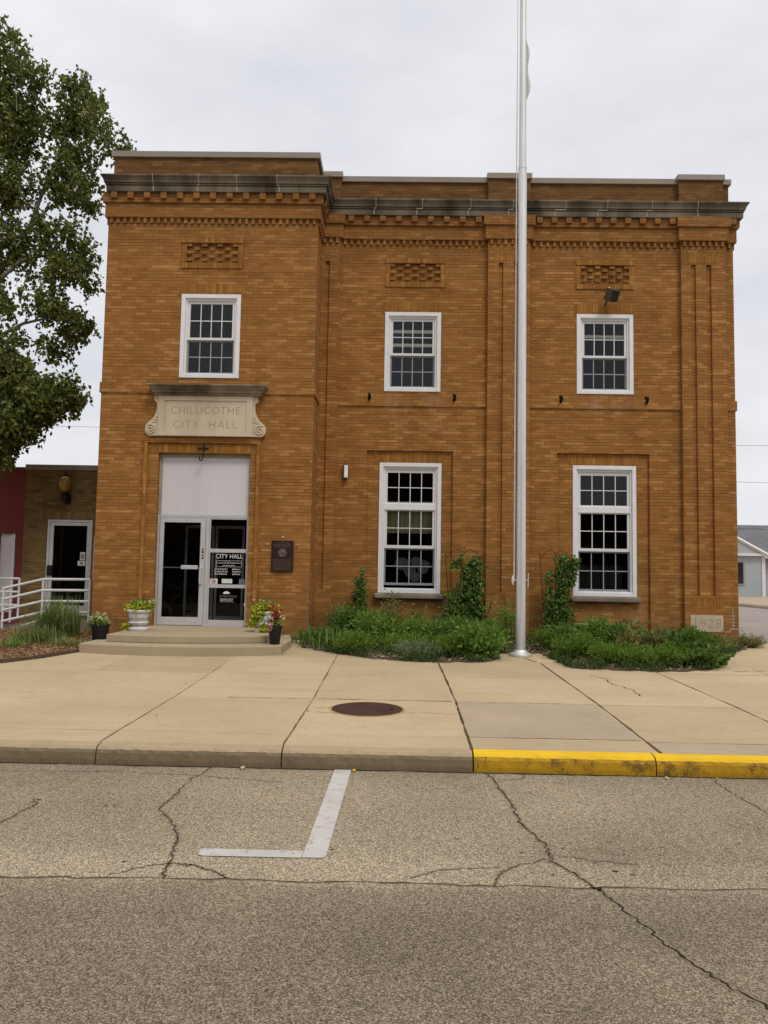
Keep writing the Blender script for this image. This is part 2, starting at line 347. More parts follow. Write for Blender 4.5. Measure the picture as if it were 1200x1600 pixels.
M_pole = (lambda q: q.fin(q.ramp(q.noise(1.3, 5, scale=(3, 3, .6)), [(.3, (.60, .59, .58)), (.7, (.72, .71, .70))]), .40, .5, .5))(NT('brushed_aluminium'))
M_rope = plain('white_rope', (.62, .6, .55), .9)
M_red_wall = plain('red_stucco', (.17, .036, .034), .85, 0, .16, 1.6, .2, .3)
M_rail = plain('white_rail_paint', (.66, .63, .62), .45, 0, .07, 6)
M_amber = plain('amber_glass', (.30, .185, .025), .25, 0, .2, 9, .5)
M_pot = plain('black_plastic', (.012, .011, .012), .5, 0, .2, 9)
M_urn = stone('white_cast_stone', (.58, .565, .54), (.72, .71, .68), (.3, .28, .25), 8, .4, False)
M_urn_d = plain('urn_relief_shade_and_dirt', (.24, .23, .21), .9)  # groove shade and dirt of the relief, put into the ribs' colour
M_soil = plain('soil', (.085, .058, .036), 1, 0, .4, 25)
M_fix = plain('brown_metal', (.10, .078, .058), .5, .4, .2, 10)
M_lens = plain('milky_lens', (.78, .75, .68), .4)
M_iron = (lambda q: (q.bump(q.n('ShaderNodeTexVoronoi', {'Vector': q.pos(), 'Scale': 40.0}).outputs[0], .5, .004), q.fin(q.ramp(q.noise(6, 5), [(.3, (.040, .020, .014)), (.7, (.075, .034, .024))]), .75, .3, .3))[1])(NT('rusty_cast_iron'))
M_ruststain = plain('rust_stained_concrete', (.38, .235, .09), .9, 0, .15, 12)
M_shingle = (lambda q: q.fin(q.mix(q.math('MULTIPLY', q.math('LESS_THAN', q.math('FRACT', q.math('MULTIPLY', q.n('ShaderNodeSeparateXYZ', {0: q.pos()}).outputs[2], 6.0)), .2), .35), q.ramp(q.noise(1.2, 6), [(.3, (.095, .095, .10)), (.7, (.15, .15, .155))]), (.09, .09, .095, 1)), .9))(NT('grey_shingles'))
M_siding = (lambda q: (q.bump(q.math('FRACT', q.math('MULTIPLY', q.n('ShaderNodeSeparateXYZ', {0: q.pos()}).outputs[2], 5.0)), .6, .03), q.fin(q.ramp(q.noise(.8, 4), [(.3, (.33, .36, .39)), (.7, (.39, .42, .45))]), .7))[1])(NT('pale_grey_siding'))
M_grass_far = plain('lawn', (.06, .09, .03), .95, 0, .3, 3)

def leaf_mat(name, stops, trans=.3, ro=.55):
    q = NT(name); g = q.n('ShaderNodeNewGeometry'); r = g.outputs['Random Per Island']
    n = q.noise(1.3, 3); v = q.math('ADD', q.math('MULTIPLY', r, .75), q.math('MULTIPLY', q.math('SUBTRACT', n, .3), .5))
    c = q.ramp(v, stops); q.fin(c, ro, 0, .35)
    tl = q.n('ShaderNodeBsdfTranslucent', {0: c}); ms = q.n('ShaderNodeMixShader', {0: trans, 1: q.b.outputs[0], 2: tl.outputs[0]}); q.t.links.new(ms.outputs[0], q.o.inputs[0]); return q.m
M_flag = leaf_mat('pale_flag_cloth', [(0, (.84, .84, .80)), (1, (.86, .86, .82))], .55, .9)
M_leaf_tree = leaf_mat('tree_leaf', [(.0, (.055, .074, .014)), (.45, (.115, .140, .026)), (.8, (.19, .205, .036)), (.97, (.32, .27, .045))], .36)
M_leaf_dark = leaf_mat('dark_leaf', [(.0, (.052, .105, .016)), (.5, (.105, .19, .032)), (1, (.20, .30, .065))])
M_leaf_mid = leaf_mat('mid_leaf', [(.0, (.080, .150, .018)), (.5, (.15, .265, .034)), (1, (.26, .38, .075))])
M_leaf_fern = leaf_mat('ferny_leaf', [(.0, (.095, .165, .018)), (.5, (.17, .28, .034)), (1, (.27, .38, .065))])
M_leaf_low = leaf_mat('low_weed_leaf', [(.0, (.028, .050, .010)), (.6, (.065, .11, .020)), (1, (.13, .19, .045))])
M_leaf_pale = leaf_mat('yellowish_leaf', [(.0, (0.137, 0.143, 0.039)), (.5, (0.234, 0.222, 0.069)), (1, (0.390, 0.317, 0.117))])
M_leaf_lime = leaf_mat('lime_leaf', [(.0, (.24, .28, .012)), (.5, (.40, .44, .025)), (1, (.55, .55, .06))])
M_leaf_grey = leaf_mat('grey_green_leaf', [(.0, (.13, .17, .07)), (.5, (.22, .27, .13)), (1, (.36, .40, .24))])
M_grass = leaf_mat('ornamental_grass', [(.0, (.085, .13, .026)), (.5, (.16, .215, .05)), (.85, (.25, .27, .09)), (1, (.45, .38, .2))])
M_petal_w = leaf_mat('white_petal', [(0, (.55, .55, .45)), (1, (.75, .74, .68))], .2)
M_petal_c = leaf_mat('cream_petal', [(0, (.48, .46, .22)), (1, (.70, .66, .42))], .2)
M_petal_r = leaf_mat('red_petal', [(0, (.22, .012, .015)), (.6, (.36, .02, .025)), (1, (.5, .1, .12))], .2)
M_petal_p = leaf_mat('pink_petal', [(0, (.55, .2, .25)), (1, (.65, .42, .42))], .2)
M_stem = plain('green_stem', (.06, .06, .02), .8)
M_bark = plain('pale_bark', (.17, .155, .125), .9, 0, .35, 6)
M_bark_d = plain('grey_brown_bark', (.12, .10, .08), .9, 0, .35, 8, .2, .5)
M_mulch = leaf_mat('mulch_chip', [(0, (.15, .068, .026)), (.5, (.33, .17, .07)), (1, (.52, .32, .17))], 0, .95)
M_litter = leaf_mat('dry_litter', [(0, (.16, .10, .06)), (.5, (.30, .22, .15)), (1, (.46, .38, .30))], 0, .95)

# ------------------------------------------------------------------ leaf clouds
def leaf_cloud(name, P, D, L, W, mat, parent=None, fold=.25, stems=None, extra=None):
    """P (n,3) leaf bases, D (n,3) leaf directions; every leaf is one small folded blade"""
    n = len(P); D = D/np.linalg.norm(D, axis=1, keepdims=True)
    A = rng.normal(size=(n, 3)); S = np.cross(D, A); S /= np.linalg.norm(S, axis=1, keepdims=True); Nn = np.cross(S, D)
    L = (L*rng.uniform(.7, 1.3, (n, 1))); Wd = (W*rng.uniform(.7, 1.3, (n, 1)))
    b = P; t = P+D*L+Nn*(-.12)*L; l = P+D*L*.45+S*Wd*.5+Nn*fold*Wd; r = P+D*L*.45-S*Wd*.5+Nn*fold*Wd
    V = np.stack([b, l, t, r], 1).reshape(-1, 3); i = np.arange(n)*4
    F = np.stack([np.stack([i, i+1, i+2], 1), np.stack([i, i+2, i+3], 1)], 1).reshape(-1, 3)
    me = bpy.data.meshes.new(name); V = V.tolist(); F = F.tolist(); mi = [0]*len(F); mats = [mat]
    if stems is not None and stems.v:
        o = len(V); V += stems.v; F += [tuple(o+k for k in f) for f in stems.f]; mi += [1]*len(stems.f); mats.append(M_stem)
    me.from_pydata(V, [], F)
    for m in mats: me.materials.append(m)
    me.polygons.foreach_set('material_index', mi); me.update()
    ob = bpy.data.objects.new(name, me); COL.objects.link(ob)
    if parent: ob.parent = parent
    return ob
def rdir(n, bias=(0, 0, 0)):
    d = rng.normal(size=(n, 3))+np.array(bias); return d/np.linalg.norm(d, axis=1, keepdims=True)
def shrub(name, label, cat, x, y, z0, rx, ry, h, n, L, W, mat, stems=7, bias=(0, -.3, .5), group=None, flowers=None, lean=(0, 0)):
    """a plant of stems fanning from its foot, leaves clustered along the stems"""
    root = thing(name, label, cat, group); root.location = (x, y, z0)
    sm = MB(); P = []; D = []
    for k in range(stems):
        a = rng.uniform(0, 2*math.pi); q = math.sqrt(rng.uniform(.02, 1)); hh = h*rng.uniform(.6, 1.05)*(1-.35*q*q)
        tip = np.array([math.cos(a)*q*rx+lean[0]*hh, math.sin(a)*q*ry+lean[1]*hh, hh]); base = np.array([tip[0]*.25, tip[1]*.25, 0]); mid = (base+tip)/2+np.array([0, 0, hh*.22])
        pts = [tuple((1-t)**2*base+2*t*(1-t)*mid+t*t*tip) for t in np.linspace(0, 1, 5)]
        sm.tube(pts, [.006, .005, .004, .003, .002], 4)
        m = n//stems; t = rng.uniform(.12, 1, m)**.8; t = t[:, None]
        c = (1-t)**2*base+2*t*(1-t)*mid+t*t*tip; sp = (.03+.06*rng.uniform(0, 1, (m, 1)))*min(1.5, max(.6, max(rx, h)/.45))
        off = rng.normal(size=(m, 3))*sp*np.array([1, 1, .7]); P.append(c+off); D.append(off/np.maximum(np.linalg.norm(off, axis=1, keepdims=True), 1e-4)*.8+rng.normal(size=(m, 3))*.5+np.array(bias))
    P = np.concatenate(P); D = np.concatenate(D); P[:, 2] = np.maximum(P[:, 2], .01)
    P[:, 1] = np.minimum(P[:, 1], -y-.05)              # stay in front of the wall behind
    leaf_cloud('foliage', P, D, L, W, mat, root, stems=sm)
    if flowers:
        fm, k, fs = flowers; idx = rng.choice(len(P), k); Q = P[idx]+np.array([0, -.03, .03])
        Q = np.repeat(Q, 6, 0); leaf_cloud('blossom', Q, rdir(len(Q), (0, -.5, .5)), fs, fs*.8, fm, root)
    return root

# ------------------------------------------------------------------ ground, roads, pavement
def gz(y): return .02*(min(y, -1.0)+1.0)
def struct(o): o['kind'] = 'structure'; return o
MB().face([(-400, -300, -.62), (500, -300, -.62), (500, 600, -.62), (-400, 600, -.62)]).build('ground', M_grass_far)['kind'] = 'structure'
road = struct(MB().face([(-90, -26, -.342), (90, -26, -.342), (90, -9.9, -.342), (-90, -9.9, -.342)]).build('road', M_road))
st = MB(); st.face([(8.1, -10.0, -.34), (19.5, -10.0, -.34), (18.5, 0, -.16), (8.1, 0, -.16)]); st.face([(8.1, 0, -.16), (18.5, 0, -.16), (20.5, 160, -.16), (8.1, 160, -.16)])
struct(st.build('side_street', M_street))
far = MB(); far.prism([(18.55, 0), (150, 0), (150, 160), (20.6, 160)], -.5, -.03); struct(far.build('far_sidewalk', M_walk2))
sw = MB(); XW = 8.1
for (a, b) in ((-9.875, -1.0), (-1.0, 60.0)):
    sw.face([(-40, a, gz(a)), (XW, a, gz(a)), (XW, b, gz(b)), (-40, b, gz(b))])
sw.face([(XW, -9.875, gz(-9.875)), (XW, -9.875, -.4), (XW, 60, -.4), (XW, 60, 0)])
walk = struct(sw.build('sidewalk', M_walk))
def wz(x, y, e=.004): return (x, y, gz(y)+e)
def ribbon(mb, pts, wd, e=.004, zf=None, jit=0.0, sub=1):
    P = []
    for i in range(len(pts)-1):
        for k in range(sub):
            t = k/sub; P.append((pts[i][0]*(1-t)+pts[i+1][0]*t, pts[i][1]*(1-t)+pts[i+1][1]*t))
    P.append(pts[-1])
    if jit: P = [P[0]]+[(p[0]+random.uniform(-jit, jit), p[1]+random.uniform(-jit, jit)) for p in P[1:-1]]+[P[-1]]
    zf = zf or (lambda y: gz(y)+e); L = []; Rr = []
    for i, p in enumerate(P):
        a, b = P[max(i-1, 0)], P[min(i+1, len(P)-1)]; dx, dy = b[0]-a[0], b[1]-a[1]; l = math.hypot(dx, dy) or 1
        ww = wd*random.uniform(.35, 1.4)/2 if jit else wd/2
        L.append((p[0]-dy/l*ww, p[1]+dx/l*ww)); Rr.append((p[0]+dy/l*ww, p[1]-dx/l*ww))
    v = [(q[0], q[1], zf(q[1])) for q in L]+[(q[0], q[1], zf(q[1])) for q in Rr]; n = len(P)
    mb.add(v, [(i, i+1, n+i+1, n+i) for i in range(n-1)])
j = MB()
for x, yb, wd in ((-9.6, -5, .008), (-7.85, -5, .008), (-6.1, -6, .008), (-4.4, -9, .0), (-2.66, -4.6, .009), (-1.0, -3.2, .013), (.70, -3.95, .026), (2.39, -3.9, .022), (4.02, -4.7, .014), (5.7, -4.2, .012)):
    if wd: ribbon(j, [(x, -9.88), (x+.03, -7.5), (x, yb)], wd, jit=.003, sub=14)
for x0, x1, y, wd in ((-2.0, .68, -7.52, .016), (.72, 2.36, -7.54, .010), (2.4, 8.0, -7.56, .007), (-9, -2.7, -7.45, .004), (.72, 2.36, -9.40, .008), (2.4, 8.0, -9.46, .010), (-9, .68, -9.42, .004), (-9, -1.02, -5.6, .005), (-1, .7, -5.5, .005), (4.05, 8, -4.85, .012)):
    ribbon(j, [(x0, y), ((x0+x1)/2, y+.01), (x1, y)], wd, jit=.003, sub=14)
j.build('joint', M_joint, walk, recalc=False)
ck = MB()
ribbon(ck, [(2.9, -5.1), (3.05, -5.5), (3.0, -5.9), (3.15, -6.4), (3.12, -6.9)], .012, jit=.02, sub=8)
ribbon(ck, [(5.3, -4.45), (5.9, -4.3), (6.6, -4.5), (7.5, -5.2)], .02, jit=.02, sub=8)
ribbon(ck, [(2.22, -3.25), (2.34, -3.75)], .02, jit=.01, sub=5)
ribbon(ck, [(.0, -8.3), (.3, -8.22), (.66, -8.32)], .006, jit=.01, sub=6); ribbon(ck, [(-.9, -8.1), (-.72, -8.05)], .012, jit=.01, sub=5); ribbon(ck, [(-.86, -8.32), (-.62, -8.38)], .010, jit=.01, sub=5)
ck.build('crack', M_crack, walk, recalc=False)
sl2 = MB()
sl2.face([wz(.72, -9.39, .002), wz(2.37, -9.39, .002), wz(2.37, -7.55, .002), wz(.72, -7.55, .002)])
sl2.face([wz(2.41, -9.88, .002), wz(8.0, -9.88, .002), wz(8.0, -9.47, .002), wz(2.41, -9.47, .002)])
sl2.build('slab', M_walk2, walk, recalc=False)['label'] = 'slightly darker concrete slab'
# kerb
kerb = bpy.data.objects.new('kerb', None); COL.objects.link(kerb); struct(kerb)
xs = [-14, -8.0, -2.64, -.99]
def kerb_seg(x0, x1, mats, top=None):
    k = MB(); x0 += .006; x1 -= .006; zt = gz(-9.95)
    n = int(12+14*(x1-x0)); prof = [(-9.87, zt+.003), (-9.945, zt-.001), (-9.985, zt-.012), (-10.008, zt-.034), (-10.022, zt-.06), (-10.03, zt-.12), (-10.03, -.5), (-9.87, -.5)]
    vs = []; m = len(prof)
    for i in range(n+1):
        x = x0+(x1-x0)*i/n
        for jx, (y, z) in enumerate(prof):
            a = (.0045 if jx in (3, 4) else .0025) if 0 < jx < 6 and 0 < i < n else 0
            vs.append((x, y+random.uniform(-a, a), z+random.uniform(-a, a)*.7))
    fs = []; mi = []
    for i in range(n):
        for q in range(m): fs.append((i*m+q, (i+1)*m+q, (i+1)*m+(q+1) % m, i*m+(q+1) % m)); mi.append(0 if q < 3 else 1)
    i0 = len(k.v); k.v += vs; k.f += fs; k.m += mi
    k.add([vs[q] for q in range(m)], [tuple(range(m))], 1); k.add([vs[n*m+q] for q in range(m)], [tuple(range(m))], 1)
    return k.build('kerb_segment', mats, kerb)
M_kerbtop = concrete('kerb_top_concrete', (.36, .275, .17), (.2, .15, .09), 1.4)
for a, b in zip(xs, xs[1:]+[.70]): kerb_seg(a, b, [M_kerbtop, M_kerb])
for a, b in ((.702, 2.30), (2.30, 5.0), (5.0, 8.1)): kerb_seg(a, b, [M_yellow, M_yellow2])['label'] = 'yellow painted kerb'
# cracks of the road
rz = lambda y: -.338
M_halo = plain('crack_dirt', (.20, .155, .10), .95, 0, .35, 30)
ck = MB(); hl = MB()
for pts, wd in (([(.80, -10.04), (.836, -10.2), (.90, -11.0), (.895, -11.5), (.99, -11.88), (.975, -12.17), (1.142, -12.555), (1.191, -12.77), (1.267, -13.07), (1.333, -13.34), (1.42, -13.57), (1.54, -13.79), (1.75, -14.2)], .020),
                ([(-6, -12.66), (-2.2, -12.62), (-1.12, -12.58), (-.04, -12.58), (1.03, -12.58), (2.1, -12.55), (6, -12.5)], .011),
                ([(-1.60, -10.04), (-1.68, -10.5), (-1.68, -11.07), (-1.69, -11.27), (-1.49, -11.66), (-1.38, -11.92), (-1.35, -12.15), (-1.29, -12.58)], .014),
                ([(-1.3, -12.35), (-1.18, -12.38), (-1.02, -12.47), (-.94, -12.56)], .012), ([(.98, -12.13), (.71, -12.29), (.615, -12.42), (.582, -12.59)], .010),
                ([(.99, -12.06), (1.24, -12.15), (1.5, -12.2)], .006), ([(-3.2, -11.75), (-2.66, -11.68), (-2.63, -11.38), (-2.6, -11.26), (-2.71, -11.1)], .010),
                ([(2.75, -10.15), (2.75, -10.6), (2.79, -11.06), (3.3, -11.6)], .011), ([(.64, -12.295), (.29, -12.35), (.10, -12.5)], .006), ([(-4, -10.35), (-2.4, -10.27), (-1.7, -10.33), (-.9, -10.5)], .005),
                ([(.85, -10.35), (1.1, -10.22), (1.15, -10.05)], .006), ([(-1.3, -12.35), (-1.45, -12.42), (-1.6, -12.55)], .006)):
    st_ = random.getstate(); ribbon(ck, pts, wd*.58, zf=rz, jit=.016, sub=12); random.setstate(st_); ribbon(hl, pts, wd*2.2, zf=lambda y: -.3405, jit=.016, sub=12)
for k in range(26):      # little pits and debris stains
    x, y = random.uniform(-3, 3), random.uniform(-12.4, -10.3); ribbon(ck, [(x, y), (x+random.uniform(.01, .035), y+random.uniform(-.01, .01))], random.uniform(.006, .016), zf=rz, jit=.003, sub=3)
ck.build('crack', M_crack, road, recalc=False); hl.build('crack_edge', M_halo, road, recalc=False)
pl = MB(); z = -.337
pl.face([(-.517, -10.05, z), (-.370, -10.05, z), (-.403, -12.19, z), (-.415, -12.21, z), (-.44, -12.217, z), (-.548, -12.217, z)]); pl.face([(-1.17, -12.10, z-.0), (-.5497, -12.10, z), (-.5515, -12.222, z), (-1.155, -12.225, z), (-1.185, -12.2, z), (-1.19, -12.13, z)])
tag(pl.build('parking_line', M_white_line, recalc=False), 'white painted L-shaped parking bay line on the asphalt', 'road marking')
# dark strip along the foot of the kerb
gl = MB(); ribbon(gl, [(-6, -10.045), (-2, -10.04), (.7, -10.045), (3, -10.04), (6, -10.04)], .035, zf=lambda y: -.3395, jit=.008, sub=30); gl.build('gutter_strip', M_crack, road, recalc=False)

# manhole
mh = thing('manhole_cover', 'round rusty brown iron cover set in the pavement slab', 'manhole cover')
mh.location = (-.305, -8.09, gz(-8.09)); mh.rotation_euler = (math.atan(.02), 0, 0)
MB().lathe([(.40, .0), (.40, .006), (.37, .007), (.36, .004), (.355, .006), (0.001, .007)], n=48).build('lid', M_iron, mh)
MB().box(.26, .29, -.045, .045, .006, .009).build('pick_hole', M_black, mh)
sr = MB(); 
for k in range(28):
    a = 2*math.pi*k/28; b = 2*math.pi*(k+1)/28
    r1, r2 = (.405+.10*(.5+.5*math.sin(q*1.0-1.4+math.pi)) *random.uniform(.6, 1) for q in (a, b)) if False else (.43, .43)
    sr.face([(.40*math.cos(a), .40*math.sin(a), .003), (r1*math.cos(a), r1*math.sin(a), .003), (r2*math.cos(b), r2*math.sin(b), .003), (.40*math.cos(b), .40*math.sin(b), .003)])
sr.build('rim', M_ruststain, mh, recalc=False)

# ------------------------------------------------------------------ city hall
CH = thing('city_hall', 'two storey orange brick city hall with a projecting entrance bay and dark stone cornice', 'building')
PATH = [(-6.17, 9), (-6.17, -1), (-1.76, -1), (-1.76, 0), (7.28, 0), (7.28, 9)]
PATHP = [(-6.17, 9), (-6.17, -1), (-1.76, -1), (-1.76, -.1), (-1.35, -.1), (-1.35, 0), (1.9, 0), (1.9, -.1), (2.82, -.1), (2.82, 0), (6.11, 0), (6.11, -.1), (7.07, -.1), (7.07, 0), (7.28, 0), (7.28, 9)]
UW = [(-.34, .89), (3.855, 5.085)]; LW = [(-.405, .94), (3.78, 5.145)]
BW = (-4.565, -3.325); UZ = (5.33, 7.10); LZ = (.95, 3.77)
PANR = [(-.245, .86), (3.95, 5.005)]; PANB = (-4.50, -3.42)
SUR = [(-.685, 1.185), (3.43, 5.42)]
w_ = MB()
rev = .12
ops = [(a, b, UZ[0], UZ[1], rev) for a, b in UW]+[(a, b, 7.79, 8.21, .05, 1) for a, b in PANR]+[(a, b, -.3, 4.03, .06) for a, b in SUR]
w_.panel(-1.76, 7.28, -.3, 9.3, 0, ops)
for (a, b), (c, d) in zip(SUR, LW): w_.panel(a, b, -.3, 4.03, .06, [(c, d, LZ[0]-.13, LZ[1], rev)])
w_.panel(-6.17, -1.76, .04, 9.3, -1, [(BW[0], BW[1], UZ[0], UZ[1], rev), (PANB[0], PANB[1], 7.78, 8.19, .05, 1), (-4.93, -3.03, .04, 3.76, .22)])
w_.face([(-1.76, -1, .04), (-1.76, 0, .04), (-1.76, 0, 9.3), (-1.76, -1, 9.3)]); w_.face([(-6.17, -1, .04), (-6.17, 9, .04), (-6.17, 9, 9.3), (-6.17, -1, 9.3)])
w_.face([(7.28, 0, -.3), (7.28, 9, -.3), (7.28, 9, 9.3), (7.28, 0, 9.3)]); w_.face([(-6.17, 9, -.3), (7.28, 9, -.3), (7.28, 9, 9.3), (-6.17, 9, 9.3)])
w_.build('wall', M_brick, CH, recalc=False)
MB().box(-6.14, -1.79, -.975, -.6, -.4, .04).build('foundation', M_found, CH)
# parapet, roof, coping
pp = MB(); IN = [(-6.12, 9), (-6.12, -.95), (-1.80, -.95), (-1.80, .05), (7.22, .05), (7.22, 9)]
pp.sweep(IN, [(0, 9.5), (0, 10.07), (-.3, 10.07), (-.3, 9.5)])
for x0, x1 in ((-1.80, -1.36), (1.9, 2.83), (6.09, 7.06)): pp.box(x0, x1, -.06, .3, 9.5, 10.12)
pp.build('parapet', M_brick_p, CH)
cp = MB(); cp.sweep(IN, [(.05, 10.07), (.055, 10.195), (-.34, 10.195), (-.34, 10.07)])
for x0, x1 in ((-1.795, -1.33), (1.87, 2.86), (6.06, 7.09)): cp.box(x0, x1, -.11, .36, 10.122, 10.25)
cp.build('coping', M_coping, CH, bevel=.008)
MB().prism([(-6.0, 8.8), (-6.0, -.8), (-1.9, -.8), (-1.9, .2), (7.1, .2), (7.1, 8.8)], 9.32, 9.5).build('roof', M_dark, CH)
# cornice
PATHC = [(-6.02, 9), (-6.02, -1), (-1.76, -1), (-1.76, 0), (7.28, 0), (7.28, 9)]
co = MB(); co.sweep(PATHC, [(-.2, 9.235), (.165, 9.235), (.172, 9.345), (.155, 9.349), (.155, 9.365), (.190, 9.369), (.190, 9.385), (.172, 9.389), (.175, 9.402), (.208, 9.406), (.215, 9.45), (.24, 9.50), (.268, 9.528), (.268, 9.556), (-.2, 9.60)])
cor = co.build('cornice', M_cornice, CH)
mj = MB()
def jl(x, base, dx):
    mj.box(x-.007, x+.007, base-.1755, base-.10, 9.238, 9.346); mj.box(x+dx-.006, x+dx+.006, base-.194, base-.15, 9.36, 9.404)
    mj.box(min(x, x+dx)-.006, max(x, x+dx)+.006, base-.194, base-.15, 9.366, 9.378)
    v = [(x+dx-.006, base-.2125, 9.404), (x+dx+.007, base-.2125, 9.404), (x+dx+.007, base-.272, 9.528), (x+dx-.007, base-.272, 9.528)]
    mj.face(v); mj.box(x+dx-.006, x+dx+.006, base-.272, base-.2, 9.528, 9.56)
for x, dx in ((-5.2, 0), (-4.27, .03), (-3.45, .0), (-2.57, -.04)): jl(x, -1, dx)
for x, dx in ((-.62, .04), (.32, .12), (1.45, .05), (2.33, .1), (3.35, .22), (4.28, .2), (5.35, .1), (6.46, -.02)): jl(x, 0, dx)
mj.build('mortar_joint', M_mortarline, cor, recalc=False)
# brick ledges, frieze and dentils
lg = MB(); lg.sweep(PATHP, [(-.05, 8.725), (.06, 8.725), (.06, 9.03), (.10, 9.032), (.10, 9.25), (-.05, 9.25)])
lg.build('frieze', M_brick, CH)
dn = MB()
def row(xa, xb, y, step, wd, z0, z1, pr):
    n = max(1, int(round((xb-xa)/step)))
    for k in range(n):
        x = xa+(k+.5)*(xb-xa)/n; dn.box(x-wd/2, x+wd/2, y-pr, y, z0, z1)
row(-6.17, -1.76, -1, .144, .060, 8.61, 8.722, .042)
for a, b, y in ((-1.76, -1.35, -.1), (-1.32, 1.87, 0), (1.9, 2.82, -.1), (2.85, 6.08, 0), (6.11, 7.07, -.1), (7.09, 7.3, 0)): row(a, b, y, .144, .060, 8.61, 8.722, .042)
for k in range(7): y = -.93+k*.14; dn.box(-1.76, -1.715, y-.031, y+.031, 8.6, 8.722)
for k in range(60): y = -.93+k*.144; dn.box(-6.215, -6.17, y-.031, y+.031, 8.6, 8.722); dn.box(7.28, 7.325, y+1-.031, y+1.031, 8.6, 8.722)
dn.build('dentil_course', M_brick, CH)
dn = MB()
row(-6.2, -1.70, -1.10, .344, .125, 9.10, 9.233, .055)
for a, b in ((-1.3, 1.86), (2.86, 6.08)): row(a, b, -.10, .335, .125, 9.10, 9.233, .055)
dn.box(7.19, 7.31, -.155, -.10, 9.10, 9.233)
for k in range(3): y = -.8+k*.344; dn.box(-1.66, -1.605, y-.06, y+.06, 9.10, 9.233)
for k in range(28): y = -.95+k*.344; dn.box(-6.325, -6.27, y-.06, y+.06, 9.10, 9.233); dn.box(7.38, 7.435, y+1-.06, y+1.06, 9.10, 9.233)
dn.build('corbel_blocks', M_brick, CH)
bc = MB(); bc.sweep(PATH, [(-.05, 5.0), (.028, 5.0), (.028, 5.215), (-.05, 5.225)]); bc.build('belt_course', M_brick, CH)
# base ledge along the foot
wt = MB(); wt.sweep([(2.83, 0), (6.11, 0), (6.11, -.1), (7.07, -.1), (7.07, 0), (7.28, 0), (7.28, 9)], [(-.05, .02), (.05, .02), (.05, .17), (-.05, .19)]); wt.build('base_course', M_brick, CH)
# pilasters with slots
for x0, x1, slots in ((-1.758, -1.35, ((-1.665, -1.575),)), (1.9, 2.82, ((2.14, 2.235), (2.47, 2.565))), (6.11, 7.07, ((6.325, 6.425), (6.655, 6.76)))):
    p = MB(); p.panel(x0, x1, -.3, 8.75, -.1, [(a, b, 1.0, 8.2, .045, 1) for a, b in slots])
    p.face([(x0, -.1, -.3), (x0, 0, -.3), (x0, 0, 8.75), (x0, -.1, 8.75)]); p.face([(x1, -.1, -.3), (x1, 0, -.3), (x1, 0, 8.75), (x1, -.1, 8.75)])
    if x1-x0 > .6:
        for z0, z1 in ((8.24, 8.45), (.74, .95)): p.box(x0+.14, x1-.14, -.104, -.1, z0, z1, 1)
    p.build('pilaster', [M_brick, M_sold], CH, recalc=False)
# decorative sunk brick panels
for (x0, x1), y, zb in ((PANR[0], 0, 7.79), (PANR[1], 0, 7.79), (PANB, -1, 7.78)):
    b = MB(); zt = zb+.415
    b.box(x0-.11, x1+.11, y-.022, y, zt, zt+.115, 1); b.box(x0-.11, x1+.11, y-.022, y, zb-.125, zb, 1)
    b.box(x0-.11, x0-.004, y-.006, y, zb, zt, 1); b.box(x1+.004, x1+.11, y-.006, y, zb, zt, 1)
    b.build('brick_border', [M_brick, M_sold], CH)
    b = MB(); wd = (x1-x0)
    for r in range(5):
        zz = zt-.004-.0775*(r+1)+.012; odd = r % 2
        for k in range(4 if not odd else 3):
            cx = x0+.055+(wd-.11)*(k/3.0 if not odd else (k+.5)/3.0); b.box(cx-.052, cx+.052, y-.004, y+.05, zz, zz+.062)
    b.build('brick_checker', M_brick, CH)
# soldier courses
def soldier(x0, x1, z0, z1, y, name='lintel'): MB().box(x0, x1, y-.004, y+.004, z0, z1).build(name, M_sold, CH)
for a, b in UW: soldier(a-.06, b+.06, 7.105, 7.33, 0)
soldier(BW[0]-.06, BW[1]+.06, 7.105, 7.33, -1)
for (a, b), (c, d) in zip(SUR, LW):
    m = MB(); m.prism_y([(a+.01, 4.025), (c, 3.785), (d, 3.785), (b-.01, 4.025)], .056, .062); m.build('lintel', M_sold, CH)
# sills of the lower windows, drip stains
for a, b in LW:
    MB().prism_y([(a-.07, .83), (b+.07, .83), (b+.07, .945), (a-.07, .945)], -.07, .16).build('sill', M_sill, CH, bevel=.03, seg=3)
# door surround
ds = MB()
for x0, x1 in ((-5.225, -5.145), (-2.90, -2.82)): ds.box(x0, x1, -1.05, -1, .04, 3.97, 1)
ds.box(-5.225, -2.82, -1.05, -1, 3.97, 4.095)
ds.prism_y([(-5.14, 3.965), (-4.93, 3.77), (-3.03, 3.77), (-2.905, 3.965)], -1.006, -1.0, 1)
ds.build('door_surround', [M_brick, M_sold], CH)
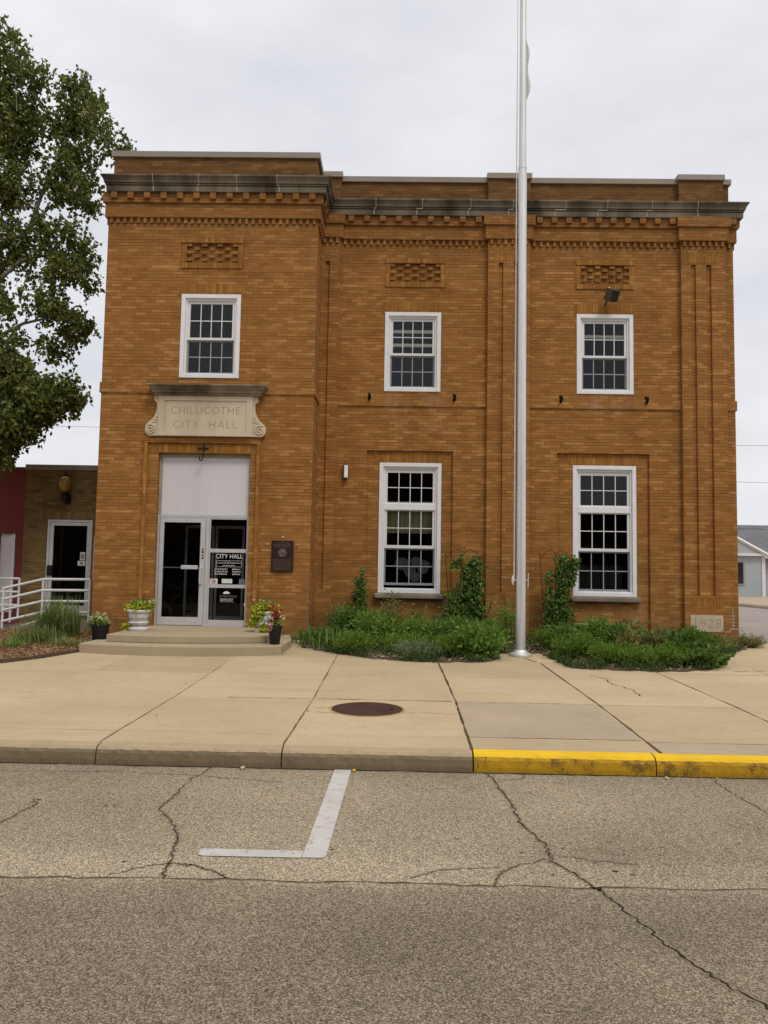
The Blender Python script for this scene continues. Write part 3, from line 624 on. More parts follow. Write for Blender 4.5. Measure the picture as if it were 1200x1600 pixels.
# name stone with scrolls, hood above
ns = MB(); ns.panel(-4.93, -2.99, 4.10, 4.93, -1.13, [(-4.80, -3.12, 4.20, 4.83, .018, 1)])
for X in (-4.93, -2.99): ns.face([(X, -1.13, 4.1), (X, -1, 4.1), (X, -1, 4.93), (X, -1.13, 4.93)])
ns.face([(-4.93, -1.13, 4.1), (-2.99, -1.13, 4.1), (-2.99, -1, 4.1), (-4.93, -1, 4.1)]); ns.face([(-4.93, -1.13, 4.93), (-2.99, -1.13, 4.93), (-2.99, -1, 4.93), (-4.93, -1, 4.93)])
NS = ns.build('name_stone', M_lime, CH, recalc=False)
text_mesh('CHILLICOTHE', .225, -3.965, -1.1115, 4.555, 'inscription', M_letter_shade, NS, space=1.13, offset=-.0045, xscale=.92)
text_mesh('CITY  HALL', .225, -3.965, -1.1115, 4.265, 'inscription', M_letter_shade, NS, space=1.18, offset=-.0045, xscale=1.0)
for sgn, X in ((-1, -4.93), (1, -2.99)):
    sc = MB(); pts = [(0, 4.93), (.07, 4.93), (.095, 4.90), (.098, 4.85), (.075, 4.805), (.042, 4.785), (.034, 4.72), (.042, 4.63), (.065, 4.55), (.105, 4.475), (.155, 4.42), (.205, 4.38), (.25, 4.325), (.268, 4.255), (.262, 4.18), (.225, 4.125), (.17, 4.10), (0, 4.10)]
    poly = [(X+sgn*a, b) for a, b in pts]
    if sgn < 0: poly = poly[::-1]
    sc.prism_y(poly, -1.10, -1.0)
    spi = [(X+sgn*(.150+.108*(1-t/19)*math.cos(t*.7+1.0)), -1.106, 4.228+.108*(1-t/19)*math.sin(t*.7+1.0)) for t in range(18)]
    sc.tube(spi, .017, 8); sc.tube([(X+sgn*.04, -1.105, 4.86), (X+sgn*.055, -1.105, 4.88), (X+sgn*.05, -1.105, 4.9)], .012, 6)
    for q in range(3): sc.tube([(X+sgn*.012, -1.102, 4.40+.05*q), (X+sgn*(.13-.03*q), -1.102, 4.375+.055*q)], .011, 6)
    sc.build('scroll', M_lime, NS)
hd = MB(); hd.sweep([(-4.98, -1.0), (-4.98, -1.14), (-2.87, -1.14), (-2.87, -1.0)], [(-.1, 4.935), (.03, 4.935), (.03, 4.97), (.07, 4.985), (.07, 5.03), (.09, 5.035), (.10, 5.06), (.15, 5.105), (.165, 5.115), (.165, 5.14), (-.1, 5.17)])
hd.build('hood', M_hood, CH)
# cornerstone
cs = MB().box(6.225, 6.91, -.112, -.09, .25, .60).build('cornerstone', M_lime, CH, bevel=.004)
text_mesh('1928', .29, 6.565, -.1135, .335, 'inscription', M_letter_shade2, cs, space=1.12, offset=-.010, extr=.001)

rj = MB()
for x0, x1, z in ((7.10, 7.22, .585), (7.10, 7.21, .518), (7.09, 7.21, .450), (7.10, 7.21, .382), (7.05, 7.285, .315), (6.93, 7.05, .25)): rj.box(x0, x1, -.004 if x0 > 7.07 else -.104, .0 if x0 > 7.07 else -.1, z, z+.012)
rj.box(7.15, 7.165, -.005, 0, .32, .78); rj.box(7.045, 7.06, -.105, -.1, .25, .32); rj.build('repointed_joint', M_mortarline, CH)
# windows ------------------------------------------------------------
def frame_ring(mb, x0, x1, z0, z1, l, r, b, t, y0, y1, mi=0):
    mb.box(x0, x0+l, y0, y1, z0, z1, mi); mb.box(x1-r, x1, y0, y1, z0, z1, mi)
    mb.box(x0+l, x1-r, y0, y1, z0, z0+b, mi); mb.box(x0+l, x1-r, y0, y1, z1-t, z1, mi)
def grid(mb, x0, x1, z0, z1, nx, nz, y0, y1, wd):
    for k in range(1, nx): x = x0+(x1-x0)*k/nx; mb.box(x-wd/2, x+wd/2, y0, y1, z0, z1)
    for k in range(1, nz): z = z0+(z1-z0)*k/nz; mb.box(x0, x1, y0+.003, y1-.003, z-wd/2, z+wd/2)
def window(x0, x1, z0, z1, y, kind):
    f = MB()
    frame_ring(f, x0, x1, z0, z1, .085, .085, .085, .085, y-.02, y+.13)
    frame_ring(f, x0+.085, x1-.085, z0+.085, z1-.085, .04, .04, .02, .05, y+.02, y+.13)
    f.box(x0+.085, x1-.085, y+.0, y+.13, z1-.105, z1-.0851)
    W = f.build('window', M_white, CH, bevel=.006)
    a, b = x0+.125, x1-.125
    def sash(za, zb, yy, mat, gm, l=.05, bt=.045, tp=.045):
        s = MB(); frame_ring(s, a, b, za, zb, l, l, bt, tp, yy, yy+.035); s.build('sash', mat, W)
        g = MB(); grid(g, a+l, b-l, za+bt, zb-tp, 4, 2, yy+.006, yy+.024, .018); g.build('muntins', gm, W)
        MB().face([(a+l, yy+.015, za+bt), (b-l, yy+.015, za+bt), (b-l, yy+.015, zb-tp), (a+l, yy+.015, zb-tp)]).build('pane', M_glass, W, recalc=False)
    if kind == 'small':
        mid = z0+.845
        sash(mid-.03, z1-.135, y+.05, M_sash, M_sash, .055, .05, .055)
        sash(z0+.105, mid-.03, y+.085, M_screen, M_munt2, .035, .035, .03)
    else:
        MB().box(a, b, y+.02, y+.12, z0+1.795, z0+1.93).build('transom_bar', M_white, W, bevel=.006)
        sash(z0+1.93, z1-.135, y+.05, M_sash, M_sash, .055, .03, .075)
        sash(z0+.965, z0+1.795, y+.05, M_sash, M_sash, .055, .065, .02)
        lo = z0+.17 if kind == 'open' else z0+.105
        sash(lo, z0+.965, y+.085, M_screen, M_munt2, .035, .05, .03)
    return W
wb = window(BW[0], BW[1], UZ[0], UZ[1], -1.0, 'small')
w1 = window(*UW[0], *UZ, 0, 'small'); w2 = window(*UW[1], *UZ, 0, 'small')
w3 = window(*LW[0], *LZ, .06, 'open'); w4 = window(*LW[1], *LZ, .06, 'closed')
# rooms behind the glass
rm = MB()
def room(x0, x1, y0, y1, z0, z1):
    rm.face([(x0,y1,z0),(x1,y1,z0),(x1,y1,z1),(x0,y1,z1)]); rm.face([(x0,y0,z0),(x0,y1,z0),(x0,y1,z1),(x0,y0,z1)]); rm.face([(x1,y0,z0),(x1,y0,z1),(x1,y1,z1),(x1,y1,z0)])
    rm.face([(x0,y0,z0),(x1,y0,z0),(x1,y1,z0),(x0,y1,z0)], 1); rm.face([(x0,y0,z1),(x0,y1,z1),(x1,y1,z1),(x1,y0,z1)])
room(-1.7, 7.1, .25, 5, .3, 4.35); room(-1.7, 7.1, .2, 5, 4.7, 7.75); room(-6.0, -1.9, -.8, 3.5, .22, 4.3); room(-6.0, -1.9, -.85, 3.5, 4.7, 8.0)
rm.build('room', [M_dark, M_dark2], CH, recalc=False)
q = NT('ceiling_tube'); q.b.inputs['Emission Color'].default_value = (1, .93, .72, 1); q.b.inputs['Emission Strength'].default_value = .16; M_tube = q.fin((.6, .57, .45), .6)
for x0, x1, y, z in ((-.6, 1.3, 2.2, 7.32), (-.6, 1.3, 1.0, 6.63), (4.55, 6.2, 2.3, 7.28)):
    MB().box(x0, x1, y, y+.08, z, z+.06).build('ceiling_light', M_tube, CH, bevel=.01)
bl = MB()
for k in range(10): x = LW[0][0]+.17+k*.1; bl.box(x, x+.094, .26+.006*(k % 2), .264+.006*(k % 2), 2.25, 2.95)
bl.build('blind', M_blind, CH)
cu = MB()
for cx, cz, r in ((.12, 1.58, .14), (.42, 1.62, .12), (.58, 1.52, .15), (.28, 1.42, .13), (.40, 1.30, .12), (.05, 1.55, .09)):
    cu.prism_y([(cx+r*math.cos(t)*(1+.2*math.sin(3*t)), cz+r*math.sin(t)) for t in [2*math.pi*i/14 for i in range(14)]], .30+cx*.05, .305+cx*.05)
cu.build('paper_cutout', M_curtain, CH)
cu = MB()
for k in range(12): x = LW[1][0]+.2+k*.08; cu.box(x, x+.07, .36+.02*(k % 2), .37+.02*(k % 2), 1.0, 1.62+.03*math.sin(k*2.1))
cu.build('curtain', M_dark2, CH)

# entrance door, sidelight, transom panel --------------------------------
YD = -.84
MB().box(-4.87, -3.07, YD-.03, YD+.06, 2.50, 3.69).build('transom_panel', M_panel, CH, bevel=.006)
m = MB(); m.box(-4.928, -3.032, YD-.05, YD+.06, 3.692, 3.758); m.box(-4.928, -4.872, YD-.05, YD+.06, 2.50, 3.69); m.box(-3.068, -3.032, YD-.05, YD+.06, 2.50, 3.69); m.build('transom_frame', plain('tan_painted_frame', (.34, .285, .22), .6), CH, bevel=.004)
fr = MB(); frame_ring(fr, -4.925, -3.035, .235, 2.497, .045, .03, .01, .05, YD-.05, YD+.07); fr.box(-3.925, -3.855, YD-.05, YD+.07, .245, 2.447); DF = fr.build('door_frame', M_alu, CH, bevel=.004)
MB().box(-4.93, -3.03, -1.0, -.6, .2, .2345).build('threshold', M_step, CH)
d = MB(); frame_ring(d, -4.87, -3.93, .25, 2.44, .085, .10, .16, .10, YD-.06, YD-.012); DO = d.build('door', M_alu, CH, bevel=.004)
MB().face([(-4.785, YD-.035, .41), (-4.03, YD-.035, .41), (-4.03, YD-.035, 2.34), (-4.785, YD-.035, 2.34)]).build('pane', M_glass_d, DO, recalc=False)
pb = MB(); pb.box(-4.80, -3.98, YD-.012, YD+.01, 1.405, 1.425); pb.box(-4.40, -4.06, YD-.10, YD-.062, 1.385, 1.465); pb.build('push_bar', M_alu, DO, bevel=.006)
hn = MB(); hn.tube([(-4.0, YD-.06, 1.09), (-4.0, YD-.12, 1.10), (-4.0, YD-.12, 1.42), (-4.0, YD-.06, 1.43)], .022, 8); hn.build('handle', M_alu, DO, smooth=True)
vt = MB()
for k, h in enumerate((.05, .04, .055, .04)): vt.box(-3.99, -3.955, YD-.0625, YD-.0605, 1.60+k*.06, 1.60+k*.06+h*.8)
vt.build('house_number_strip', M_black, DO)
s = MB(); frame_ring(s, -3.853, -3.067, .247, 2.445, .03, .02, .115, .03, YD-.045, YD-.008); s.box(-3.822, -3.088, YD-.047, YD-.008, 1.735, 1.81); s.box(-3.822, -3.088, YD-.047, YD-.008, 1.015, 1.085)
SLT = s.build('sidelight', M_alu, CH, bevel=.003)
for z0, z1 in ((.365, 1.013), (1.087, 1.733), (1.812, 2.413)): MB().face([(-3.822, YD-.03, z0), (-3.088, YD-.03, z0), (-3.088, YD-.03, z1), (-3.822, YD-.03, z1)]).build('pane', M_glass_d, SLT, recalc=False)
yl = YD-.034
text_mesh('CITY HALL', .125, -3.43, yl, 1.62, 'lettering', M_letter, SLT, extr=.0008, offset=.001, xscale=.92)
text_mesh('HOURS', .035, -3.45, yl, 1.555, 'lettering', M_letter, SLT, extr=.0008)
ln = MB(); 
for x0, x1, z0, z1 in ((-3.70, -3.50, 1.568, 1.574), (-3.38, -3.17, 1.568, 1.574), (-3.70, -3.17, 1.445, 1.451), (-3.70, -3.694, 1.451, 1.568), (-3.176, -3.17, 1.451, 1.568)): ln.box(x0, x1, yl-.0008, yl+.0008, z0, z1)
def words(mb, x0, x1, z, h, seed):
    r_ = random.Random(seed); x = x0
    while x < x1-.01:
        e = min(x1, x+r_.uniform(.02, .055)); k = x
        while k < e: mb.box(k, min(k+.0085, e), yl-.0008, yl+.0008, z, z+h*r_.choice((.7, .7, 1))); k += .0115
        x = e+.014
words(ln, -3.68, -3.19, 1.515, .022, 1); words(ln, -3.56, -3.32, 1.465, .018, 2)
for k, z_ in enumerate((1.385, 1.335, 1.285)): words(ln, -3.72, -3.46, z_, .03, 10+k); words(ln, -3.36, -3.18, z_, .03, 20+k)
ln.build('small_print', M_letter, SLT)
sk = MB(); sk.box(-3.815, -3.655, yl-.001, yl+.001, 1.09, 1.20); sk.build('sticker', M_paper, SLT)
rg = MB(); c_ = [(-3.735+.036*math.cos(t), yl-.003, 1.145+.036*math.sin(t)) for t in [2*math.pi*i/20 for i in range(21)]]; rg.tube(c_, .005, 5, cap=False); rg.tube([(-3.762, yl-.003, 1.12), (-3.71, yl-.003, 1.17)], .005, 5); rg.box(-3.75, -3.72, yl-.0025, yl-.001, 1.135, 1.16, 1); rg.build('prohibition_sign', [M_red, M_black], SLT)
MB().box(-3.57, -3.355, yl-.001, yl+.001, 1.11, 1.20).build('paper_notice', M_paper, SLT)
MB().box(-3.215, -3.10, yl-.001, yl+.001, 1.09, 1.205).build('sticker', M_curtain, SLT)
text_mesh('AFTER HOUR', .062, -3.43, yl, .825, 'lettering', M_curtain, SLT, extr=.0008); text_mesh('DEPOSIT', .07, -3.46, yl, .75, 'lettering', M_letter, SLT, extr=.0008)
ic = MB(); ic.prism_y([(-3.53, .895), (-3.40, .895), (-3.40, .925), (-3.465, .955), (-3.53, .925)], yl-.0008, yl+.0008); ic.box(-3.585, -3.31, yl-.0008, yl+.0008, .735, .739); ic.build('deposit_symbol', M_letter, SLT)
ind = MB()
for x in (-4.25, -3.58): frame_ring(ind, x-.42, x+.22, .25, 2.35, .05, .05, .12, .06, .35, .40)
ind.build('inner_door', M_alu, CH)

# ------------------------------------------------------------------ entrance steps
ES = thing('entrance_steps', 'two low concrete steps with a bowed front below the entrance door', 'steps')
def bow(x0, x1, yl_, yr, bulge, n=16): return [(x0+(x1-x0)*t, yl_+(yr-yl_)*t-bulge*(1-(2*t-1)**2)) for t in [i/n for i in range(n+1)]]
lo = bow(-5.36, -1.95, -3.62, -3.46, .34)+[(-1.95, -2.1), (-2.12, -1.02), (-5.36, -1.02)]
hi = bow(-5.04, -2.28, -3.24, -2.95, .26)+[(-2.28, -1.02), (-5.04, -1.02)]
MB().prism(lo, -.3, .105).build('step', M_step, ES, bevel=.014); MB().prism(hi, .106, .233).build('step', M_step, ES, bevel=.014)

# ------------------------------------------------------------------ plaque, lights, hooks on the facade
PQ = thing('wall_plaque', 'dark bronze plaque with a round emblem on the brick right of the entrance door', 'plaque'); PQ.location = (-2.32, -1, 1.68)
b = MB(); b.box(-.222, .222, -.03, 0, -.315, .315); frame_ring(b, -.222, .222, -.315, .315, .012, .012, .012, .014, -.04, -.03); b.build('plate', M_bronze, PQ, bevel=.004)
b = MB(); b.lathe([(.085, 0), (.085, .006), (.075, .008), (.07, .004), (.05, .006), (.03, .012), (.001, .014)], n=28)
o = b.build('emblem', M_bronze_l, PQ); o.rotation_euler = (R(90), 0, 0); o.location = (0, -.03, .07)
b = MB(); r_ = random.Random(4)
def pwords(z, h, x0, x1):
    x = x0
    while x < x1-.012:
        e = min(x1, x+r_.uniform(.02, .06)); k = x
        while k < e-.003: b.box(k, k+.007, -.0325, -.03, z, z+h); k += .0105
        x = e+.012
for z_, a in ((.265, .13), (.225, .16), (.19, .18)): pwords(z_, .02, -a, a)
for k in range(9): pwords(-.08-k*.025, .014, -.19, .19)
b.build('small_print', M_bronze_l, PQ)
b = MB()
for dx, dz in ((0, .39), (-.31, .24), (.31, .24)): b.tube([(dx, .0, dz), (dx, -.03, dz)], .014, 8)
b.build('mounting_stud', M_urn, PQ)
WL = thing('wall_light', 'narrow milky white wall light left of the lower left window', 'light'); WL.location = (-1.14, 0, 3.54)
MB().box(-.045, .045, -.1, 0, -.16, .17).build('housing', M_fix, WL, bevel=.008); MB().box(-.028, .055, -.13, -.101, -.135, .14).build('lens', M_lens, WL, bevel=.012)
FL = thing('floodlight', 'square brown floodlight tilted above the upper right window', 'light'); FL.location = (4.53, 0, 7.33)
MB().tube([(-.05, 0, 0), (-.05, -.10, .0), (-.05, -.14, .06)], .02, 8).build('bracket', M_fix, FL)
h = MB(); h.prism([(-.10, .10), (.10, .10), (.14, -.10), (-.14, -.10)], -.13, .13); hb = h.build('housing', M_fix, FL, bevel=.012); hb.location = (.02, -.26, .12); hb.rotation_euler = (R(28), R(-8), R(38))
l_ = MB(); l_.box(-.12, .12, -.108, -.101, -.11, .11); ll = l_.build('lens', M_dark, FL); ll.location = hb.location; ll.rotation_euler = hb.rotation_euler
EY = thing('light_sensor', 'tiny pale photocell on top of the tilted floodlight', 'sensor'); EY.location = (4.50, -.26, 7.60); MB().lathe([(.001, -.02), (.02, -.015), (.024, .01), (.012, .025), (.001, .028)], n=12).build('dome', M_urn, EY, smooth=True)
def hook(x, y, z, label):
    t = thing('flag_bracket', label, 'bracket', 'small iron brackets under the upper windows'); t.location = (x, y, z)
    m = MB(); m.box(-.02, .02, -.012, 0, -.07, .10); m.tube([(0, -.01, .08), (0, -.05, .10), (0, -.06, .06)], .011, 6); m.build('backplate', M_black, t)
    m = MB(); m.tube([(0, -.0, -.06), (.01, -.07, -.02), (.015, -.13, .05)], [.03, .034, .026], 8); m.build('socket', M_black, t); return t
for x, l in ((-.66, 'small black iron bracket left of the upper middle window'), (1.19, 'small black iron bracket between the upper middle window and the flagpole'), (3.50, 'small black iron bracket between the flagpole and the upper right window'), (5.35, 'small black iron bracket right of the upper right window')): hook(x, 0, 5.19, l)
HK = thing('iron_hook', 'black iron J-shaped hook with a crossbar above the entrance door', 'hook'); HK.location = (-4.0, -1.006, 3.83)
m = MB(); m.tube([(.0, -.02, .1), (.0, -.03, -.12), (-.005, -.035, -.19), (-.03, -.035, -.225), (-.06, -.035, -.22), (-.07, -.035, -.17), (-.07, -.035, -.14)], .014, 8); m.tube([(.0, 0, .06), (0, -.03, .1)], .014, 6); m.build('hook_rod', M_black, HK, smooth=True)
MB().box(-.11, .11, -.035, 0, .02, .048).build('crossbar', M_black, HK, bevel=.005)
PS = MB(); PS.tube([(3.72, .05, .62), (3.72, -.03, .60), (3.72, -.05, .56), (3.72, -.05, .32)], .022, 8); PS.tube([(3.66, -.06, .34), (3.78, -.06, .34)], .02, 6)
tag(PS.build('wall_pipe', M_rust, smooth=True), 'short rusty pipe on the brick below the lower right window', 'pipe')

# ------------------------------------------------------------------ annex, red building
AX = thing('brick_annex', 'low brown brick annex with a glass door left of the city hall', 'building'); YA = 1.5
a = MB(); a.panel(-8.82, -6.2, -.4, 3.67, YA, [(-8.27, -7.19, .22, 2.51, .12)]); a.face([(-8.82, YA, -.4), (-8.82, YA+7, -.4), (-8.82, YA+7, 3.67), (-8.82, YA, 3.67)]); a.face([(-8.82, YA+.02, 3.6), (-6.2, YA+.02, 3.6), (-6.2, YA+7, 3.6), (-8.82, YA+7, 3.6)])
a.box(-8.44, -7.0, YA-.004, YA+.004, 2.515, 2.74, 1); a.box(-8.60, -6.2, YA-.02, YA, 2.742, 2.785, 0)
a.build('wall', [M_annex, M_annex_s], AX, recalc=False)
MB().box(-8.84, -6.18, YA-.03, YA+.3, 3.672, 3.80).build('coping', M_coping, AX, bevel=.01)
d = MB(); frame_ring(d, -8.265, -7.195, .25, 2.505, .06, .05, .03, .06, YA+.02, YA+.11); d.build('door_frame', M_alu, AX, bevel=.004)
d = MB(); frame_ring(d, -8.20, -7.25, .285, 2.44, .085, .07, .2, .08, YA+.03, YA+.08); AD = d.build('door', M_alu, AX, bevel=.004)
MB().face([(-8.115, YA+.055, .485), (-7.32, YA+.055, .485), (-7.32, YA+.055, 2.36), (-8.115, YA+.055, 2.36)]).build('pane', M_glass_d, AD, recalc=False)
MB().box(-8.22, -8.10, YA-.03, YA+.029, 1.18, 1.42).build('lock', M_black, AD, bevel=.01)
st_ = MB(); st_.box(-7.47, -7.35, YA+.049, YA+.052, 1.55, 1.74); st_.box(-7.52, -7.34, YA+.049, YA+.052, 1.42, 1.535); st_.box(-7.45, -7.37, YA+.046, YA+.0485, 1.58, 1.70, 1); st_.box(-7.47, -7.39, YA+.046, YA+.0485, 1.45, 1.51, 1); st_.build('sticker', [M_paper, M_screen], AD)
MB().box(-7.12, -7.08, YA-.05, YA-.0, 1.08, 2.12).build('wall_trim', M_rail, AX, bevel=.005)
MB().panel(-8.8, -6.2, .2, 3.5, YA+2.2).build('room', M_dark, AX, recalc=False)
GL = thing('globe_lamp', 'amber glass globe wall lamp on a black arm above the annex door', 'lamp'); GL.location = (-7.80, YA, 3.05)
MB().lathe([(.001, .05), (.07, .08), (.115, .17), (.14, .27), (.13, .36), (.08, .43), (.05, .45), (.001, .455)], (0, -.2, 0), 20).build('globe', M_amber, GL, smooth=True)
MB().lathe([(.001, .45), (.045, .452), (.03, .49), (.012, .50), (.014, .57), (.001, .58)], (0, -.2, 0), 12).build('finial', M_black, GL)
m = MB(); m.lathe([(.001, -.16), (.06, -.15), (.07, -.08), (.05, -.02), (.09, .05), (.10, .085), (.001, .09)], (0, -.2, 0), 14); m.box(-.07, .07, -.04, 0, -.18, .06); m.tube([(0, 0, -.06), (0, -.2, -.1)], .025, 8); m.build('bracket', M_black, GL)
RB = thing('red_building', 'dark red stucco building with a narrow white door at the left edge', 'building')
a = MB(); a.panel(-26, -8.825, -.4, 3.74, YA+.05, [(-9.45, -9.0, .3, 2.15, .18)]); a.face([(-26, YA+.06, 3.7), (-8.83, YA+.06, 3.7), (-8.83, YA+9, 3.7), (-26, YA+9, 3.7)]); a.build('wall', M_red_wall, RB, recalc=False)
d = MB(); d.box(-9.42, -9.13, YA+.14, YA+.2, .3, 2.15); 
for k in range(6): d.box(-9.39, -9.16, YA+.132, YA+.1401, .42+k*.29, .64+k*.29)
DR = d.build('door', M_rail, RB); d = MB(); d.box(-9.13, -9.05, YA+.08, YA+.2, .3, 2.15); d.build('door_frame', M_rail, RB)

# ------------------------------------------------------------------ ramp and handrails
rp = MB(); rp.prism([(-12.5, .0), (-7.6, .0), (-6.3, .0), (-6.3, YA-.01), (-12.5, YA-.01)], -.4, lambda x, y: .22 if x > -7.7 else .22-(-7.6-x)*.115); rp.prism([(-8.9, -.12), (-7.55, -.12), (-7.55, -.001), (-8.9, -.001)], -.4, lambda x, y: .25-max(0, (-7.6-x))*.28)
tag(rp.build('entrance_ramp', M_ramp, bevel=.01), 'sloping concrete ramp leading to the annex door', 'ramp')
def rail(label, xa, xb, xc, y, za, zc, drop):
    t = thing('handrail', label, 'handrail', 'white tube handrails of the ramp')
    for k in range(4 if drop else 3):
        dz = .235*k; m = MB()
        m.tube([(xa, y, za-dz), (xb, y, zc-dz), (xc, y, zc-dz+.01)] if drop else [(xa, y, za-dz*1.3), (xc, y, zc-dz*1.3)], .029, 8); m.build('rail', M_rail, t, smooth=True)
    m = MB(); 
    for x, zt, zb in ((xa+.02, za, -.05 if drop else 0), (xb, zc, .1), (xc, zc+.01, .2)):
        p_ = MB(); p_.tube([(x, y, zb), (x, y, zt)], .026, 8); p_.build('post', M_rail, t)
    return t
R1 = rail('white four-bar tube handrail rising beside the ramp in front of the annex door', -8.47, -7.60, -6.585, -.06, .90, 1.115, True)
m = MB(); m.tube([(-8.6, -.06, -.10), (-7.65, -.06, .24)], .022, 8); m.build('rail', M_rail, R1)
rail('short white tube handrail in front of the red building', -10.2, -8.87, -8.69, 1.15, 1.09, 1.10, False)

# ------------------------------------------------------------------ flagpole, halyard, flag
FP = thing('flagpole', 'tall silver aluminium flagpole with a flared base in front of the city hall', 'flagpole'); FP.location = (2.205, -2.95, gz(-2.95))
MB().lathe([(.085, 0), (.084, 2.5), (.080, 5), (.078, 7.9), (.079, 8.7), (.074, 8.9)], n=28).build('lower_shaft', M_pole, FP, smooth=True)
MB().lathe([(.078, 8.88), (.078, 8.93), (.068, 8.94), (.063, 11.0), (.052, 14.0), (.04, 16.0), (.001, 16.02)], n=28).build('upper_shaft', M_pole, FP, smooth=True)
MB().lathe([(.20, 0), (.205, .02), (.195, .045), (.15, .06), (.112, .085), (.10, .11), (.086, .112)], n=36).build('base_flange', M_pole, FP, smooth=True)
m = MB(); m.tube([(-.13, -.02, 1.30), (-.125, -.02, 5), (-.115, -.02, 9), (-.09, -.02, 15.5)], .006, 6); m.tube([(-.118, -.03, 1.30), (-.113, -.03, 5), (-.10, -.03, 15.5)], .005, 6); m.build('halyard', M_rope, FP)
m = MB(); m.tube([(-.08, -.01, 1.33), (-.14, -.02, 1.33)], .012, 6); m.tube([(-.135, -.02, 1.24), (-.15, -.02, 1.3), (-.15, -.02, 1.36), (-.135, -.02, 1.42)], [.008, .02, .02, .008], 8); m.build('cleat', M_rope, FP)
m = MB(); m.tube([(.075, 0, 1.33), (.13, -.01, 1.33)], .01, 6); m.tube([(.125, -.01, 1.2), (.13, -.01, 1.33), (.13, -.01, 1.46)], .009, 6); m.build('cleat', M_pole, FP)
m = MB(); m.lathe([(.001, 0), (.07, .02), (.1, .1), (.07, .18), (.001, .2)], (0, 0, 16.0), 20); m.build('finial', M_pole, FP, smooth=True)
fl = MB(); nx_, nz_ = 16, 26
for i in range(nz_+1):
    t = i/nz_; z = 11.45-1.35*t; wd = .045+.075*math.sin(math.pi*min(1, t*1.05))**.8+.035*math.sin(t*11)
    for k in range(nx_+1):
        s_ = k/nx_; fl.v.append((2.24+s_*wd*.8, -2.87+.055*math.sin(s_*16+t*2)+.03*s_, z-.05*s_))
fl.f = [(i*(nx_+1)+k, i*(nx_+1)+k+1, (i+1)*(nx_+1)+k+1, (i+1)*(nx_+1)+k) for i in range(nz_) for k in range(nx_)]; fl.m = [0]*len(fl.f)
tag(fl.build('flag', M_flag, smooth=True, recalc=False), 'pale limp flag hanging furled behind the top of the flagpole', 'flag')

# ------------------------------------------------------------------ pots and urns
def pot(x, y, z, label, r, h, mode):
    t = thing('flower_pot', label, 'flower pot', 'black flower pots on the entrance steps'); t.location = (x, y, z)
    MB().lathe([(r*.66, 0), (r*.70, .01), (r*.97, h*.93), (r*1.04, h*.94), (r*1.04, h), (r*.95, h), (r*.93, h*.93), (.001, h*.92)], n=28).build('pot', M_pot, t, smooth=True)
    n = 160; P = rng.normal(size=(n, 3))*np.array([r*.5, r*.5, .05])+np.array([0, 0, h+.04]); leaf_cloud('foliage', P, rdir(n, (0, 0, .7)), .06, .04, M_leaf_mid, t)
    if mode == 'cream':
        n = 260; P = np.repeat(rng.normal(size=(52, 3))*np.array([r*.55, r*.55, .045])+np.array([0, 0, h+.09]), 5, 0); leaf_cloud('blossom', P, rdir(n, (0, -.4, .5)), .042, .035, M_petal_c, t)
    else:
        n = 200; P = np.repeat(rng.normal(size=(40, 3))*np.array([.045, .04, .08])+np.array([-.0, -.02, h+.16]), 5, 0); leaf_cloud('blossom', P, rdir(n, (0, -.3, .2)), .05, .035, M_petal_r, t)
        n = 60; P = np.repeat(rng.normal(size=(12, 3))*np.array([.02, .02, .05])+np.array([-.06, -r*.9, h-.01]), 5, 0); leaf_cloud('blossom', P, rdir(n, (0, -.6, -.5)), .05, .03, M_petal_p, t)
        n = 75; P = np.repeat(rng.normal(size=(15, 3))*np.array([.03, .04, .06])+np.array([.10, -.02, h+.12]), 5, 0); leaf_cloud('blossom', P, rdir(n, (0, -.3, .3)), .04, .03, M_petal_c, t)
        n = 45; P = np.repeat(rng.normal(size=(9, 3))*np.array([.02, .03, .05])+np.array([-.09, -.02, h+.13]), 5, 0); leaf_cloud('blossom', P, rdir(n, (0, -.3, .3)), .04, .03, M_petal_w, t)
    return t
pot(-5.33+.0, -2.75, .105 if False else -.03, 'black flower pot with cream flowers at the left end of the steps', .165, .40, 'cream')
pot(-2.11, -3.15, .105, 'black flower pot with red flowers at the right end of the steps', .125, .33, 'red')
